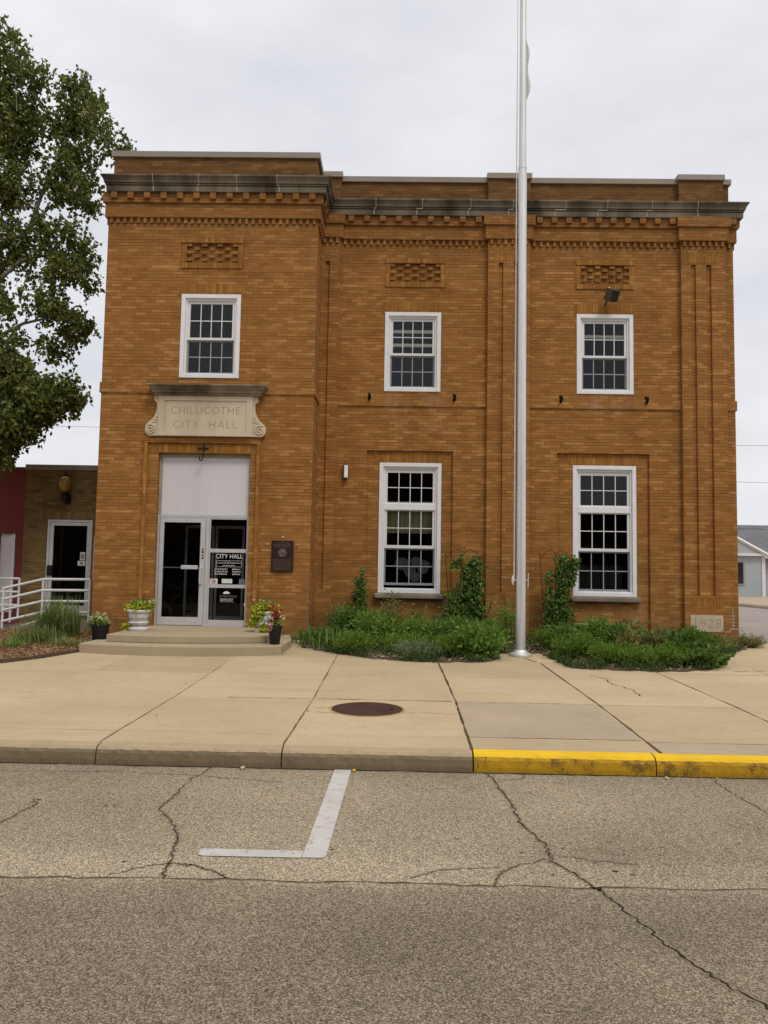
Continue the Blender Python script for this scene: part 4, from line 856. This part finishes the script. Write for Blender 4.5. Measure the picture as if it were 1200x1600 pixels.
def urn(x, y, z, label, trail):
    t = thing('urn_planter', label, 'urn', 'white cast stone urns beside the entrance door'); t.location = (x, y, z)
    MB().lathe([(.172, 0), (.18, .012), (.18, .05), (.165, .062), (.12, .078), (.115, .098), (.16, .122), (.18, .15), (.175, .165), (.155, .175), (.165, .19), (.175, .28), (.178, .30), (.172, .312), (.185, .335), (.205, .345), (.212, .37), (.20, .39), (.18, .39), (.17, .36), (.001, .35)], n=40, sq=.10).build('urn', M_urn, t, smooth=True)
    bb = MB()
    for k in range(36):
        a_ = 2*math.pi*k/36; rr = .172*(1+.10*abs(math.sin(2*a_))**2)
        bb.tube([(rr*math.cos(a_), rr*math.sin(a_), .205+.02*(k % 2)), (rr*1.02*math.cos(a_+.05), rr*1.02*math.sin(a_+.05), .255-.02*(k % 3))], .009, 5)
    bb.build('relief_band', M_urn_d, t)
    n = 420; P = rng.normal(size=(n, 3))*np.array([.10, .09, .045])+np.array([0, -.02, .43]); leaf_cloud('foliage', P, rdir(n, (0, -.5, .35)), .075, .055, M_leaf_lime, t)
    n = 160; P = rng.normal(size=(n, 3))*np.array([.09, .08, .05])+np.array([.03, .03, .47]); leaf_cloud('foliage', P, rdir(n, (0, -.2, .7)), .06, .04, M_leaf_dark, t)
    P = np.repeat(rng.normal(size=(11, 3))*np.array([.12, .06, .03])+np.array([.02, 0, .53]), 6, 0); leaf_cloud('blossom', P, rdir(len(P), (0, -.4, .4)), .035, .03, M_petal_w, t)
    for (dx, dy, z0, z1, m_) in trail:
        s_ = rng.uniform(0, 1, (m_, 1)); P = np.array([[dx*.8, dy, z0]])*(1-s_)+np.array([[dx*1.15, dy*1.1, z1]])*s_+rng.normal(size=(m_, 3))*.028
        leaf_cloud('foliage', P, rdir(m_, (0, -.6, -.5)), .075, .055, M_leaf_lime, t)
urn(-5.06+.28, -2.30, .233, 'white stone urn with lime green leaves left of the entrance door', ((-.20, -.10, .12, .0, 40),))
urn(-2.50+.02, -2.05, .233, 'white stone urn overgrown by trailing lime leaves right of the entrance door', ((-.17, -.14, .42, .16, 190), (-.02, -.19, .42, .28, 60), (.02, -.19, .12, .02, 110)))

# ------------------------------------------------------------------ garden bed and mulch bed
bed = MB()
BEDL0 = [(-1.74, 0), (-1.74, -2.25), (-1.2, -2.9), (-.5, -3.62), (.2, -3.95), (.75, -4.02), (1.45, -3.9), (1.8, -3.4), (1.82, -2.5), (2.62, -2.5), (2.66, -3.25), (2.8, -4.4), (3.6, -4.6), (4.45, -4.6), (5.05, -4.25), (5.4, -3.5), (5.9, -2.5), (6.6, -1.5), (7.25, -.8), (7.45, -.3), (7.35, 0)]
BEDL = []
for (xa, ya), (xb, yb) in zip(BEDL0, BEDL0[1:]+BEDL0[:1]):
    for k in range(5): BEDL.append((xa+(xb-xa)*k/5+(.05*math.sin(k*2.7+xa*9) if k and ya < -.1 else 0), ya+(yb-ya)*k/5+(.07*math.sin(k*2.1+xa*5) if k and ya < -.1 else 0)))
bed.prism(BEDL, -.35, lambda x, y: gz(y)+.012); struct(bed.build('garden_bed', M_soil))
def in_poly(x, y, P):
    c = False
    for i in range(len(P)):
        (x1, y1), (x2, y2) = P[i], P[i-1]
        if (y1 > y) != (y2 > y) and x < (x2-x1)*(y-y1)/(y2-y1)+x1: c = not c
    return c
def scatter(poly, n, x0, x1, y0, y1, z0=.04, test=None):
    P = []
    while len(P) < n:
        x, y = random.uniform(x0, x1), random.uniform(y0, y1)
        if in_poly(x, y, poly) and (test is None or test(x, y)): P.append((x, y, gz(y)+z0))
    return np.array(P)
P = scatter(BEDL, 2600, -1.7, 7.5, -4.7, -.05, .045); D = rdir(len(P)); D[:, 2] *= .2
tag(leaf_cloud('leaf_litter', P, D, .055, .035, M_litter), 'dry leaves and pebbly litter on the garden soil', 'leaf litter', kind='stuff')
MUL = [(-12, -.1), (-5.3, -.1), (-5.3, -3.3), (-5.62, -4.4), (-5.95, -5.05), (-6.6, -5.5), (-12, -6.2)]
mb_ = MB().prism(MUL, -.35, lambda x, y: gz(y)+.03+.03*math.sin(x*3)); struct(mb_.build('mulch_bed', M_soil))
P = scatter(MUL, 9000, -9.5, -5.3, -5.9, -.15, .06); D = rdir(len(P)); D[:, 2] *= .25
tag(leaf_cloud('mulch', P, D, .06, .022, M_mulch), 'loose reddish brown bark mulch beside the ramp', 'mulch', kind='stuff')

def blades(name, label, cat, x, y, z0, n, h, spread, W, mat, droop=.5, rx=.15, ry=.15):
    """arching strap leaves from a common foot"""
    m = MB()
    for k in range(n):
        a = rng.uniform(0, 2*math.pi); q = rng.uniform(.1, 1); hh = h*rng.uniform(.55, 1.05); sp = spread*q
        bx, by = rng.normal()*rx, rng.normal()*ry; dx, dy = math.cos(a), math.sin(a); pts = []
        for t in (0, .3, .6, .85, 1): pts.append((bx+dx*sp*t**1.6, by+dy*sp*t**1.6, hh*(t-droop*q*t**2.5*.9)))
        wx, wy = -dy, dx; Wd = [W*.7, W, W*.8, W*.5, W*.08]; i = len(m.v)
        for p, ww in zip(pts, Wd): m.v += [(p[0]+wx*ww/2, min(p[1]+wy*ww/2, -y-.05), p[2]+z0), (p[0]-wx*ww/2, min(p[1]-wy*ww/2, -y-.05), p[2]+z0)]
        for s_ in range(4): m.f.append((i+2*s_, i+2*s_+1, i+2*s_+3, i+2*s_+2)); m.m.append(0)
    o = m.build(name, mat, recalc=False); o.location = (x, y, 0); return tag(o, label, cat)

# left bed
blades('daylily_clump', 'dark strap-leaved clump at the foot of the entrance bay corner', 'plant', -1.42, -1.55, 0, 300, .46, .40, .026, M_leaf_dark, .75, .24, .2)
blades('daylily_clump', 'strap-leaved clump in front of the thin wall creeper', 'plant', -.85, -2.35, -.02, 320, .42, .40, .024, M_leaf_dark, .7, .27, .22)
def vine(name, label, x, y, pts, n, L, W, mat, parent=None):
    t = thing(name, label, 'climbing plant'); t.location = (x, y, 0); sm = MB(); P = []; D = []
    for (x0, z0, x1, z1, rw, k) in pts:
        s_ = rng.uniform(0, 1, (k, 1)); c = np.hstack([x0+(x1-x0)*s_, rng.uniform(-.16, .02, (k, 1))-.10, z0+(z1-z0)*s_]); c += rng.normal(size=(k, 3))*np.array([rw, .03, .04]); P.append(c); D.append(rng.normal(size=(k, 3))*.6+np.array([0, -.7, -.55]))
        sm.tube([(x0, -.06, z0), ((x0+x1)/2+.02, -.05, (z0+z1)/2), (x1, -.06, z1)], .006, 5)
    P = np.concatenate(P); P[:, 1] = np.minimum(P[:, 1], -y-.03)
    leaf_cloud('foliage', P, np.concatenate(D), L, W, mat, t, stems=sm); return t
vine('wall_creeper', 'thin column of creeper climbing the brick left of the lower left window', -.76, -.10, ((-.02, 0, 0, 1.25, .055, 520), (.02, .35, .02, 1.0, .07, 420), (0, 1.1, .05, 1.5, .02, 60)), 0, .075, .055, M_leaf_dark)
shrub('bushy_shrub', 'dense dark leafy bush below the thin wall creeper', 'shrub', -.92, -.85, 0, .40, .38, .68, 1500, .085, .04, M_leaf_dark, 30)
shrub('pale_bush', 'light green feathery bush left of the thin wall creeper', 'shrub', -1.22, -.45, 0, .22, .2, .88, 420, .06, .022, M_leaf_pale, 12)
shrub('airy_sapling', 'airy yellow-green sapling under the lower left window', 'plant', -.18, -.62, .0, .32, .2, .96, 900, .065, .034, M_leaf_pale, 14, lean=(.05, 0))
shrub('rose_bush', 'rose bush with one pink bloom under the lower left window', 'shrub', .52, -.85, 0, .36, .3, .60, 900, .065, .042, M_leaf_dark, 18)
P = np.repeat(np.array([[.70, -1.35, .42]])+rng.normal(size=(4, 3))*.018, 8, 0); ro = leaf_cloud('rose_bloom', P, rdir(len(P), (0, -.5, .3)), .05, .045, M_petal_p); ro.parent = bpy.data.objects['rose_bush']; ro.matrix_parent_inverse = Matrix.Translation((-.52, .85, 0))
def fern(x, y, rx, h, n, label, mat=M_leaf_fern, L=.065, W=.016):
    return shrub('feathery_plant', label, 'plant', x, y, gz(y)+.01, rx, rx*.85, h, n, L, W, mat, 46, bias=(0, -.35, .9))
fern(-.35, -1.6, .40, .62, 3200, 'fine feathery plant right of the strap-leaved clumps')
fern(-.72, -3.0, .42, .34, 2600, 'low feathery plant at the front of the bed beside the pale stones')
fern(.40, -2.1, .44, .56, 3800, 'bright feathery plant in front of the rose bush')
fern(1.05, -2.0, .42, .60, 3800, 'bright feathery plant in front of the left trellis')
fern(1.55, -1.35, .40, .42, 2400, 'feathery plant at the foot of the middle brick pilaster')
fern(.40, -3.5, .46, .24, 2400, 'low greyish feathery plant at the pavement edge', M_leaf_grey, .05, .018)
fern(.15, -2.95, .50, .32, 2600, 'low feathery plant right behind the pale stones')
fern(.95, -3.25, .42, .40, 2800, 'low feathery plant between the grey one and the dark leafy bush')
shrub('leafy_bush', 'dark broad-leaved bush at the pavement edge left of the flagpole', 'shrub', 1.42, -3.45, -.04, .34, .34, .56, 1800, .10, .052, M_leaf_mid, 30)
shrub('leafy_bush', 'bright green leafy bush just left of the flagpole base', 'shrub', 1.72, -2.45, -.02, .3, .3, .50, 1100, .095, .048, M_leaf_mid, 22)
# trellises
def trellis(x, y, label, hz, wd):
    t = thing('garden_trellis', label, 'trellis', 'rusty wire trellises against the wall'); t.location = (x, y, 0)
    for s_ in (-1, 1):
        m = MB(); m.tube([(s_*wd*.32, 0, 0), (s_*wd*.5, 0, hz)], .008, 6); m.tube([(s_*wd*.5, 0, hz), (s_*wd*.5, 0, hz+.02)], .016, 6); m.build('upright', M_rust, t)
        m = MB(); m.tube([(0, 0, hz-.03), (s_*.015, 0, hz+.06), (s_*wd*.16, 0, hz+.13), (s_*wd*.33, 0, hz+.07), (s_*wd*.46, 0, hz-.06), (s_*wd*.49, 0, hz-.05)], .008, 6); m.build('curl', M_rust, t)
    m = MB(); m.tube([(0, 0, 0), (0, 0, hz-.03)], .007, 6); m.tube([(-wd*.42, 0, hz*.55), (wd*.42, 0, hz*.55)], .006, 6); m.build('crossbar', M_rust, t)
trellis(1.42, -.22, 'rusty heart-topped wire trellis between the lower left window and the middle pilaster', 1.78, .78)
trellis(3.36, -.22, 'rusty heart-topped wire trellis between the flagpole and the lower right window', 1.80, .66)
vine('trellis_vine', 'leafy green vine filling the trellis left of the middle pilaster', 1.42, -.24, ((.05, .2, .12, 1.6, .11, 900), (.2, .1, .25, 1.55, .09, 420), (-.15, .1, -.12, 1.0, .13, 480), (-.28, 1.5, -.05, 1.78, .03, 60), (.05, 1.45, .3, 1.75, .05, 110), (.0, .1, .0, .75, .24, 620), (.3, .2, .3, .8, .09, 160)), 0, .10, .07, M_leaf_dark)
vine('trellis_vine', 'tall green vine climbing the trellis beside the lower right window', 3.36, -.24, ((.05, .1, .10, 1.78, .075, 900), (.18, 1.5, .38, 1.72, .05, 240), (-.22, .3, -.16, 1.5, .035, 170), (0, .1, .0, .9, .14, 620), (.25, 1.2, .36, 1.6, .05, 150)), 0, .09, .062, M_leaf_dark)
# right bed
shrub('tall_weed', 'thin grey-green weed behind the flagpole base', 'plant', 2.25, -1.0, 0, .28, .25, .92, 700, .085, .02, M_leaf_mid, 14)
fern(2.95, -2.0, .42, .46, 2800, 'feathery plant just right of the flagpole base')
fern(3.10, -3.2, .42, .42, 3000, 'feathery plant at the pavement edge right of the flagpole')
fern(3.55, -3.9, .40, .36, 2800, 'feathery plant at the pavement edge below the right vine')
shrub('leafy_weed', 'light green jagged-leaved weed below the lower right window', 'plant', 3.60, -2.7, -.03, .42, .42, .66, 1700, .115, .042, M_leaf_mid, 26)
fern(3.95, -4.1, .46, .28, 2800, 'low feathery plant at the pavement edge below the lower right window')
shrub('bushy_shrub', 'dark green bush right of the jagged-leaved weed', 'shrub', 4.15, -2.9, -.03, .42, .4, .60, 1700, .095, .045, M_leaf_dark, 26)
shrub('leafy_weed', 'pale jagged-leaved weed drooping right of the dark green bush', 'plant', 4.50, -3.1, -.03, .32, .3, .54, 900, .10, .034, M_leaf_pale, 18)
fern(4.42, -4.05, .42, .33, 2800, 'feathery plant left of the sprawling broad-leaved mound')
fern(5.35, -1.6, .48, .36, 2200, 'feathery plant near the wall behind the sprawling mound')
fern(4.3, -1.4, .5, .34, 2200, 'feathery plant near the wall behind the dark green bush')
shrub('sprawling_vine', 'sprawling broad-leaved green mound below the cornerstone', 'plant', 4.98, -3.05, -.04, .56, .6, .44, 2600, .115, .085, M_leaf_dark, 44, bias=(0, -.6, .5))
shrub('sprawling_vine', 'broad-leaved runner spilling onto the pavement at the bed front', 'plant', 4.95, -3.85, -.05, .42, .48, .28, 1500, .11, .08, M_leaf_dark, 30, bias=(0, -.6, .5))
shrub('tuft_weed', 'small leafy tuft in front of the cornerstone', 'plant', 6.66, -.35, -.03, .10, .1, .24, 150, .06, .035, M_leaf_dark, 6)
shrub('yellow_weed', 'yellowish grassy weed at the right corner of the building', 'plant', 7.12, -.75, .0, .36, .35, .22, 900, .07, .014, M_leaf_pale, 24)
fern(6.0, -1.8, .40, .26, 1800, 'yellowish feathery plant between the mound and the corner', M_leaf_pale)
for x, y, h, m_, l in ((-.10, -2.35, .66, M_leaf_mid, 'upright leafy weed rising out of the feathery plants under the lower left window'), (.75, -2.75, .56, M_leaf_dark, 'dark upright weed between the greyish plant and the left trellis'), (-.55, -1.35, .74, M_leaf_fern, 'tall light green weed beside the dense dark bush'),
                        (3.15, -2.55, .58, M_leaf_dark, 'dark upright weed among the feathery plants right of the flagpole'), (3.95, -3.45, .50, M_leaf_pale, 'pale upright weed in the front of the right bed'), (5.45, -2.2, .46, M_leaf_mid, 'light leafy weed behind the sprawling mound')):
    shrub('upright_weed', l, 'plant', x, y, gz(y), .20, .18, h, 330, .115, .045, m_, 9, group=None)
# low weeds that nobody could count
P = scatter(BEDL, 6000, -1.7, 7.4, -4.6, -.1, .03); P[:, 2] += np.abs(rng.normal(size=len(P)))*.06
E_ = []                                    # a ragged fringe hanging over the pavement edge
for (xa, ya), (xb, yb) in zip(BEDL[5:-12], BEDL[6:-11]):
    if xa > 1.4 and xb < 2.7: continue
    if math.sin(xa*5.3)+.4*math.sin(xa*13) < -.35: continue
    for k in range(int(300*math.hypot(xb-xa, yb-ya))):
        t_ = random.random(); E_.append((xa+(xb-xa)*t_+random.gauss(0, .05), ya+(yb-ya)*t_-random.gauss(-.06, .07)*(.4+.6*abs(math.sin(xa*7+t_*9))), gz(ya)+.015+abs(random.gauss(0, .05))))
P = np.concatenate([P, np.array(E_)])
tag(leaf_cloud('ground_cover', P, rdir(len(P), (0, -.3, .8)), .075, .020, M_leaf_low), 'low grassy ground cover between the bed plants', 'ground cover', kind='stuff')
# pale stones in the bed front
for k in range(9):
    x, y = random.uniform(-.35, .25), random.uniform(-3.85, -3.55); r_ = random.uniform(.02, .045)
    m = MB(); m.lathe([(.001, 0), (r_*.8, .005), (r_, r_*.35), (r_*.7, r_*.75), (.001, r_*.85)], n=8)
    m.v = [(a_*random.uniform(.8, 1.2)+x, b_*random.uniform(.8, 1.2)+y, c_+gz(y)+.03) for a_, b_, c_ in m.v]
    tag(m.build('pebble', M_sill), 'pale pebble among the others at the front edge of the left bed', 'stone', 'pale stones at the front of the bed')
# ornamental grass and weeds by the ramp
blades('ornamental_grass', 'tall clump of ornamental grass in front of the annex door', 'plant', -6.5, -1.75, -.02, 1000, 1.0, .66, .013, M_grass, .62, .17, .16)
blades('ornamental_grass', 'lower shaggy grass tuft left of the tall clump', 'plant', -6.55, -2.6, -.03, 320, .48, .42, .013, M_grass, .6, .2, .18)
blades('grass_tuft', 'bright green grass tuft on the mulch', 'plant', -6.6, -3.4, -.05, 170, .30, .28, .010, M_leaf_mid, .6, .1, .1)
blades('grass_tuft', 'grass tuft beside the left end of the steps', 'plant', -5.75, -3.1, -.05, 220, .32, .3, .010, M_grass, .6, .15, .15)

# ------------------------------------------------------------------ tree on the left
TR = thing('birch_tree', 'large leafy tree with pale limbs at the left edge', 'tree'); TR.location = (-11.2, .4, -.2)
O = np.array([-11.2, .4, -.2]); tm = MB()
def lim(pts, r): tm.tube([tuple(np.array(p)-O) for p in pts], r, 8)
lim([(-11.2, .4, -.3), (-11.15, .4, 2), (-11.0, .5, 4), (-10.7, .6, 6.5), (-10.2, .7, 9), (-9.9, .8, 11.5), (-9.8, .8, 13.2)], [.26, .22, .19, .15, .11, .06, .012])
lim([(-11.05, .45, 3.2), (-10.2, .3, 4.3), (-9.3, .0, 4.9), (-8.3, -.1, 5.1)], [.12, .09, .06, .02])
lim([(-10.85, .55, 5.4), (-10.0, .8, 7.2), (-9.2, .9, 8.6), (-8.8, 1.0, 9.4)], [.09, .07, .055, .048])
lim([(-8.8, 1.0, 9.4), (-8.55, 1.0, 10.2), (-8.3, 1.1, 10.9), (-8.05, 1.1, 12.0), (-7.9, 1.1, 12.5)], [.048, .04, .03, .018, .008])
lim([(-8.55, 1.0, 10.2), (-8.0, .9, 10.75), (-7.4, .8, 10.85), (-7.15, .8, 10.8)], [.035, .028, .018, .008])
lim([(-8.8, 1.0, 9.4), (-8.4, .9, 9.75), (-8.05, .9, 9.9)], [.03, .02, .008])
lim([(-10.6, .6, 6.6), (-9.6, .6, 7.6), (-8.8, .6, 8.4), (-8.0, .6, 8.6), (-7.3, .6, 8.3)], [.09, .06, .04, .028, .012])
lim([(-10.6, .5, 5.6), (-9.6, .4, 6.3), (-8.6, .5, 6.9), (-7.8, .5, 7.1), (-7.3, .5, 6.9)], [.08, .05, .035, .022, .008])
for k in range(26):
    a_ = np.array([rng.uniform(-9.6, -8.0), .7+rng.normal()*.3, rng.uniform(7.6, 12.4)]); b_ = a_+np.array([rng.uniform(-.5, .6), rng.normal()*.3, rng.uniform(-.2, .7)])
    if not (b_[0] > -7.2 and b_[2] < 10.4): lim([a_, (a_+b_)/2+np.array([0, 0, .06]), b_], [.016, .011, .004])
tm.build('trunk', M_bark, TR, smooth=True)
# crown: sprays of drooping twigs; x, z, rx, rz, y, twigs
BL_ = [(-9.55, 13.95, .42, .5, 1.0, 40), (-9.3, 12.9, .6, .8, 1.0, 70), (-8.75, 13.2, .32, .3, .9, 16), (-7.75, 12.85, .6, .42, 1.1, 46), (-8.05, 12.05, .65, .6, 1.1, 62), (-7.35, 12.1, .36, .5, 1.0, 24), (-9.2, 11.9, .55, .8, 1.0, 64), (-7.75, 11.15, .55, .5, 1.0, 44), (-6.95, 11.4, .42, .2, 1.0, 15), (-6.55, 11.55, .18, .12, 1.0, 5),
       (-9.3, 10.5, .6, .75, .9, 74), (-8.2, 10.5, .5, .5, 1.0, 40), (-7.55, 10.3, .42, .45, 1.0, 34), (-9.3, 9.0, .6, .75, .8, 70), (-8.25, 9.25, .58, .48, .8, 40), (-7.5, 9.0, .40, .42, .7, 30), (-8.0, 8.35, .65, .42, .6, 44), (-7.3, 8.25, .28, .42, .6, 22),
       (-9.3, 7.5, .36, .85, .5, 44), (-8.15, 7.5, .5, .38, .5, 34), (-7.65, 7.05, .42, .5, .5, 36), (-7.18, 6.95, .16, .36, .5, 10), (-7.85, 6.45, .36, .24, .5, 17), (-9.15, 6.2, .5, .7, .2, 62), (-8.55, 6.45, .18, .5, .3, 13), (-8.65, 5.6, .62, .55, .0, 88), (-8.0, 5.4, .40, .36, .0, 46), (-7.42, 5.3, .38, .42, .15, 50), (-7.75, 5.0, .3, .25, -.1, 26),
       (-8.65, 4.6, .66, .5, -.2, 100), (-9.0, 4.0, .42, .4, -.3, 60), (-7.95, 4.85, .22, .2, -.1, 13), (-9.3, 5.2, .5, .6, -.2, 80), (-9.0, 3.75, .5, .3, -.4, 80), (-8.6, 4.75, .7, .5, .3, 90), (-8.1, 5.2, .5, .45, .4, 60), (-9.2, 4.4, .5, .6, .4, 60), (-8.7, 4.1, .45, .3, -.3, 60), (-8.2, 4.6, .3, .3, -.2, 30), (-9.4, 3.3, .35, .25, -.4, 26)]
for k in range(26):      # the rest of the crown, outside the picture's left edge
    BL_.append((-11.4+rng.normal()*.9, rng.uniform(4.6, 14.5), .9, .9, rng.uniform(-1.5, 2.5), 60))
P = []; D = []
for (x, z, rx, rz_, y, tw) in BL_:
    for k in range(int(tw*1.6)):
        v = rng.normal(size=3); v /= np.linalg.norm(v); v *= rng.uniform(0, 1)**.42
        c = np.array([x+v[0]*rx, y+v[1]*.7, z+v[2]*rz_]); m = rng.integers(9, 17)
        ln_ = rng.uniform(.18, .42); dr = np.array([rng.normal()*.35, rng.normal()*.35, -1.0]); dr /= np.linalg.norm(dr); s_ = rng.uniform(0, 1, (m, 1))
        P.append(c+dr*ln_*s_+rng.normal(size=(m, 3))*.05); D.append(rng.normal(size=(m, 3))*.7+np.array([0, -.1, -.7]))
P = np.concatenate(P); D = np.concatenate(D)
ok = ~((P[:, 0] > -6.35) & (P[:, 2] < 10.25) & (P[:, 1] > -1.3)); ok &= ~((P[:, 0] > -7.2-.15*rng.normal(size=len(P))) & (P[:, 2] < 11.0) & (P[:, 1] < -.4)); P = P[ok]; D = D[ok]
low = P[:, 2] < 3.9; ok = ~(low & (P[:, 1] > 1.2)); P = P[ok]; D = D[ok]
leaf_cloud('crown', P-O, D, .112, .084, M_leaf_tree, TR)

# ------------------------------------------------------------------ house across the side street, wires
HS = thing('grey_house', 'pale grey house with a grey shingle roof across the side street', 'house'); HY = 45.0
m = MB(); m.box(14, 28.3, HY, HY+6, -.3, 3.25); m.box(28.25, 46, HY+1.2, HY+9, -.3, 3.1); m.build('wall', M_siding, HS)
m = MB(); m.prism_y([(14.6, 3.25), (28.55, 3.12), (28.3, 3.3), (24.9, 5.05), (21.7, 6.7), (14.6, 3.3)], HY-.3, HY+6.1); m.build('gable', M_siding, HS)
m = MB(); m.tube([(28.6, HY-.36, 3.12), (24.9, HY-.36, 5.12), (22, HY-.36, 6.6)], .13, 4); m.box(28.15, 28.4, HY-.06, HY, -.3, 3.15); m.box(16, 28.45, HY-.33, HY-.30, 3.1, 3.3); m.box(28.5, 46, HY+.62, HY+.72, 2.95, 3.2); m.build('trim', M_rail, HS)
m = MB(); v = [(20, HY+.6, 3.05), (47, HY+.6, 3.05), (47, HY+7, 5.95), (20, HY+7, 5.95), (47, HY+13.4, 3.05), (20, HY+13.4, 3.05)]; m.add(v, [(0, 1, 2, 3), (3, 2, 4, 5), (0, 3, 5), (1, 4, 2)]); m.build('roof', M_shingle, HS, recalc=False)
m = MB(); m.box(25.9, 26.7, HY-.05, HY-.02, .95, 2.6); W_ = m.build('window', M_dark, HS); m = MB(); frame_ring(m, 25.8, 26.8, .85, 2.7, .1, .1, .1, .1, HY-.08, HY-.05); m.build('frame', M_screen, W_)
m = MB(); m.box(29.6, 30.8, HY+1.16, HY+1.19, .9, 2.6); m.build('window', M_dark, HS)
m = MB(); m.box(29.0, 29.4, HY+.3, HY+.6, 2.7, 2.95); m.build('porch_light', M_rail, HS)
shrub('foundation_shrub', 'dark evergreen shrub beside the grey house corner', 'shrub', 29.6, HY-.8, -.1, .9, .6, 1.1, 900, .2, .12, M_leaf_dark, 20)
for (z0, z1, y, lab) in ((12.4, 12.2, 48, 'highest thin power wire in the sky right of the city hall'), (8.9, 8.7, 44, 'lower thin power wire above the grey house roof'), (5.2, 5.0, 42, 'thin power wire crossing in front of the grey house roof')):
    m = MB(); m.tube([(17, y, z0), (28, y, (z0+z1)/2-.12), (44, y, z1+.3)], .013, 5); tag(m.build('power_wire', M_black), lab, 'wire', 'power wires')
m = MB(); m.tube([(-30, 30, 9.9), (-16, 30, 9.75), (-4, 30, 9.8)], .010, 5); tag(m.build('power_wire', M_black), 'thin power wire in the sky gap left of the city hall', 'wire', 'power wires')
lw = MB(); lw.face([(19.2, 20, -.015), (60, 32, -.015), (60, 44, -.015), (19.6, 44, -.015)]); struct(lw.build('far_verge', M_walk2))

# ------------------------------------------------------------------ unseen blocks added across the street to darken the pane reflections
def storefront(x0, x1, y, h, label, mat, nb):
    t = thing('unseen_reflected_block', label, 'building'); w = (x1-x0)/nb; ops = []
    for k in range(nb):
        a_, b_ = x0+w*k+.4, x0+w*(k+1)-.4; ops.append((a_, b_, .3, 3.0, -.25)); 
        if h > 6: ops += [(a_+.5, b_-.5, 4.6, 6.6, -.2)]
    m = MB(); m.panel(x0, x1, -.6, h, y, ops); m.face([(x0, y, -.6), (x0, y-10, -.6), (x0, y-10, h), (x0, y, h)]); m.face([(x1, y, -.6), (x1, y-10, -.6), (x1, y-10, h), (x1, y, h)]); m.face([(x0, y, h-.3), (x1, y, h-.3), (x1, y-10, h-.3), (x0, y-10, h-.3)]); m.face([(x0, y-10, -.6), (x1, y-10, -.6), (x1, y-10, h), (x0, y-10, h)]); m.build('wall', mat, t, recalc=False)
    for a_, b_, z0, z1, dp in ops:
        m = MB(); frame_ring(m, a_, b_, z0, z1, .08, .08, .08, .08, y-.26, y-.16); f = m.build('window', M_screen, t); MB().face([(a_, y-.24, z0), (b_, y-.24, z0), (b_, y-.24, z1), (a_, y-.24, z1)]).build('pane', M_dark, f, recalc=False)
    m = MB(); m.box(x0-.1, x1+.1, y-.3, y+.25, h, h+.3); m.build('cornice', M_dark2, t)
M_storebrick = brick_mat('dark_red_brick', (.04, .018, .012), (.07, .028, .018), (.10, .045, .03), (.03, .02, .015), (.06, .04, .03))
storefront(-26, 10, -31, 9.0, 'unseen two storey dark red brick block added across the street for its reflection', M_storebrick, 7)
storefront(10.2, 26, -31, 5.2, 'unseen one storey dark red brick block added across the street for its reflection', M_storebrick, 3)

# ------------------------------------------------------------------ bits on the street
def fallen(x, y, z, label, mat, s):
    m = MB(); pts = [(0, -.5, 0), (.28, -.25, .12), (.34, .1, .16), (.15, .38, .1), (0, .55, .2), (-.18, .36, .12), (-.33, .08, .1), (-.26, -.25, .18)]
    m.v = [(a*s+x, b*s+y, c*s+z) for a, b, c in pts]+[(x, y, z+.004)]; m.f = [(i, (i+1) % 8, 8) for i in range(8)]; m.m = [0]*8
    tag(m.build('fallen_leaf', mat, recalc=False), label, 'leaf', 'fallen leaves on the street')
M_yl = plain('yellow_leaf', (.55, .31, .02), .7); M_bl = plain('pale_dry_leaf', (.50, .40, .26), .8)
fallen(-.345, -10.09, -.335, 'yellow leaf at the kerb end of the parking line', M_yl, .06)
fallen(2.36, -10.12, -.335, 'pale dry leaf at the foot of the yellow kerb', M_bl, .055); fallen(-1.32, -10.08, -.335, 'buff scrap lying in the gutter left of the parking line', M_bl, .07)
fallen(2.8, -10.1, -.335, 'yellow scrap at the foot of the yellow kerb by the right edge', M_yl, .035)
for k, (x, y, l) in enumerate(((-2.75, -6.6, 'small brown scrap on the pavement in front of the steps'), (-2.5, -8.7, 'small brown scrap on the pavement near the plain kerb'), (-.95, -8.3, 'small brown scrap on the pavement left of the iron cover'))):
    fallen(x, y, gz(y)+.006, l, M_bark_d, .035)
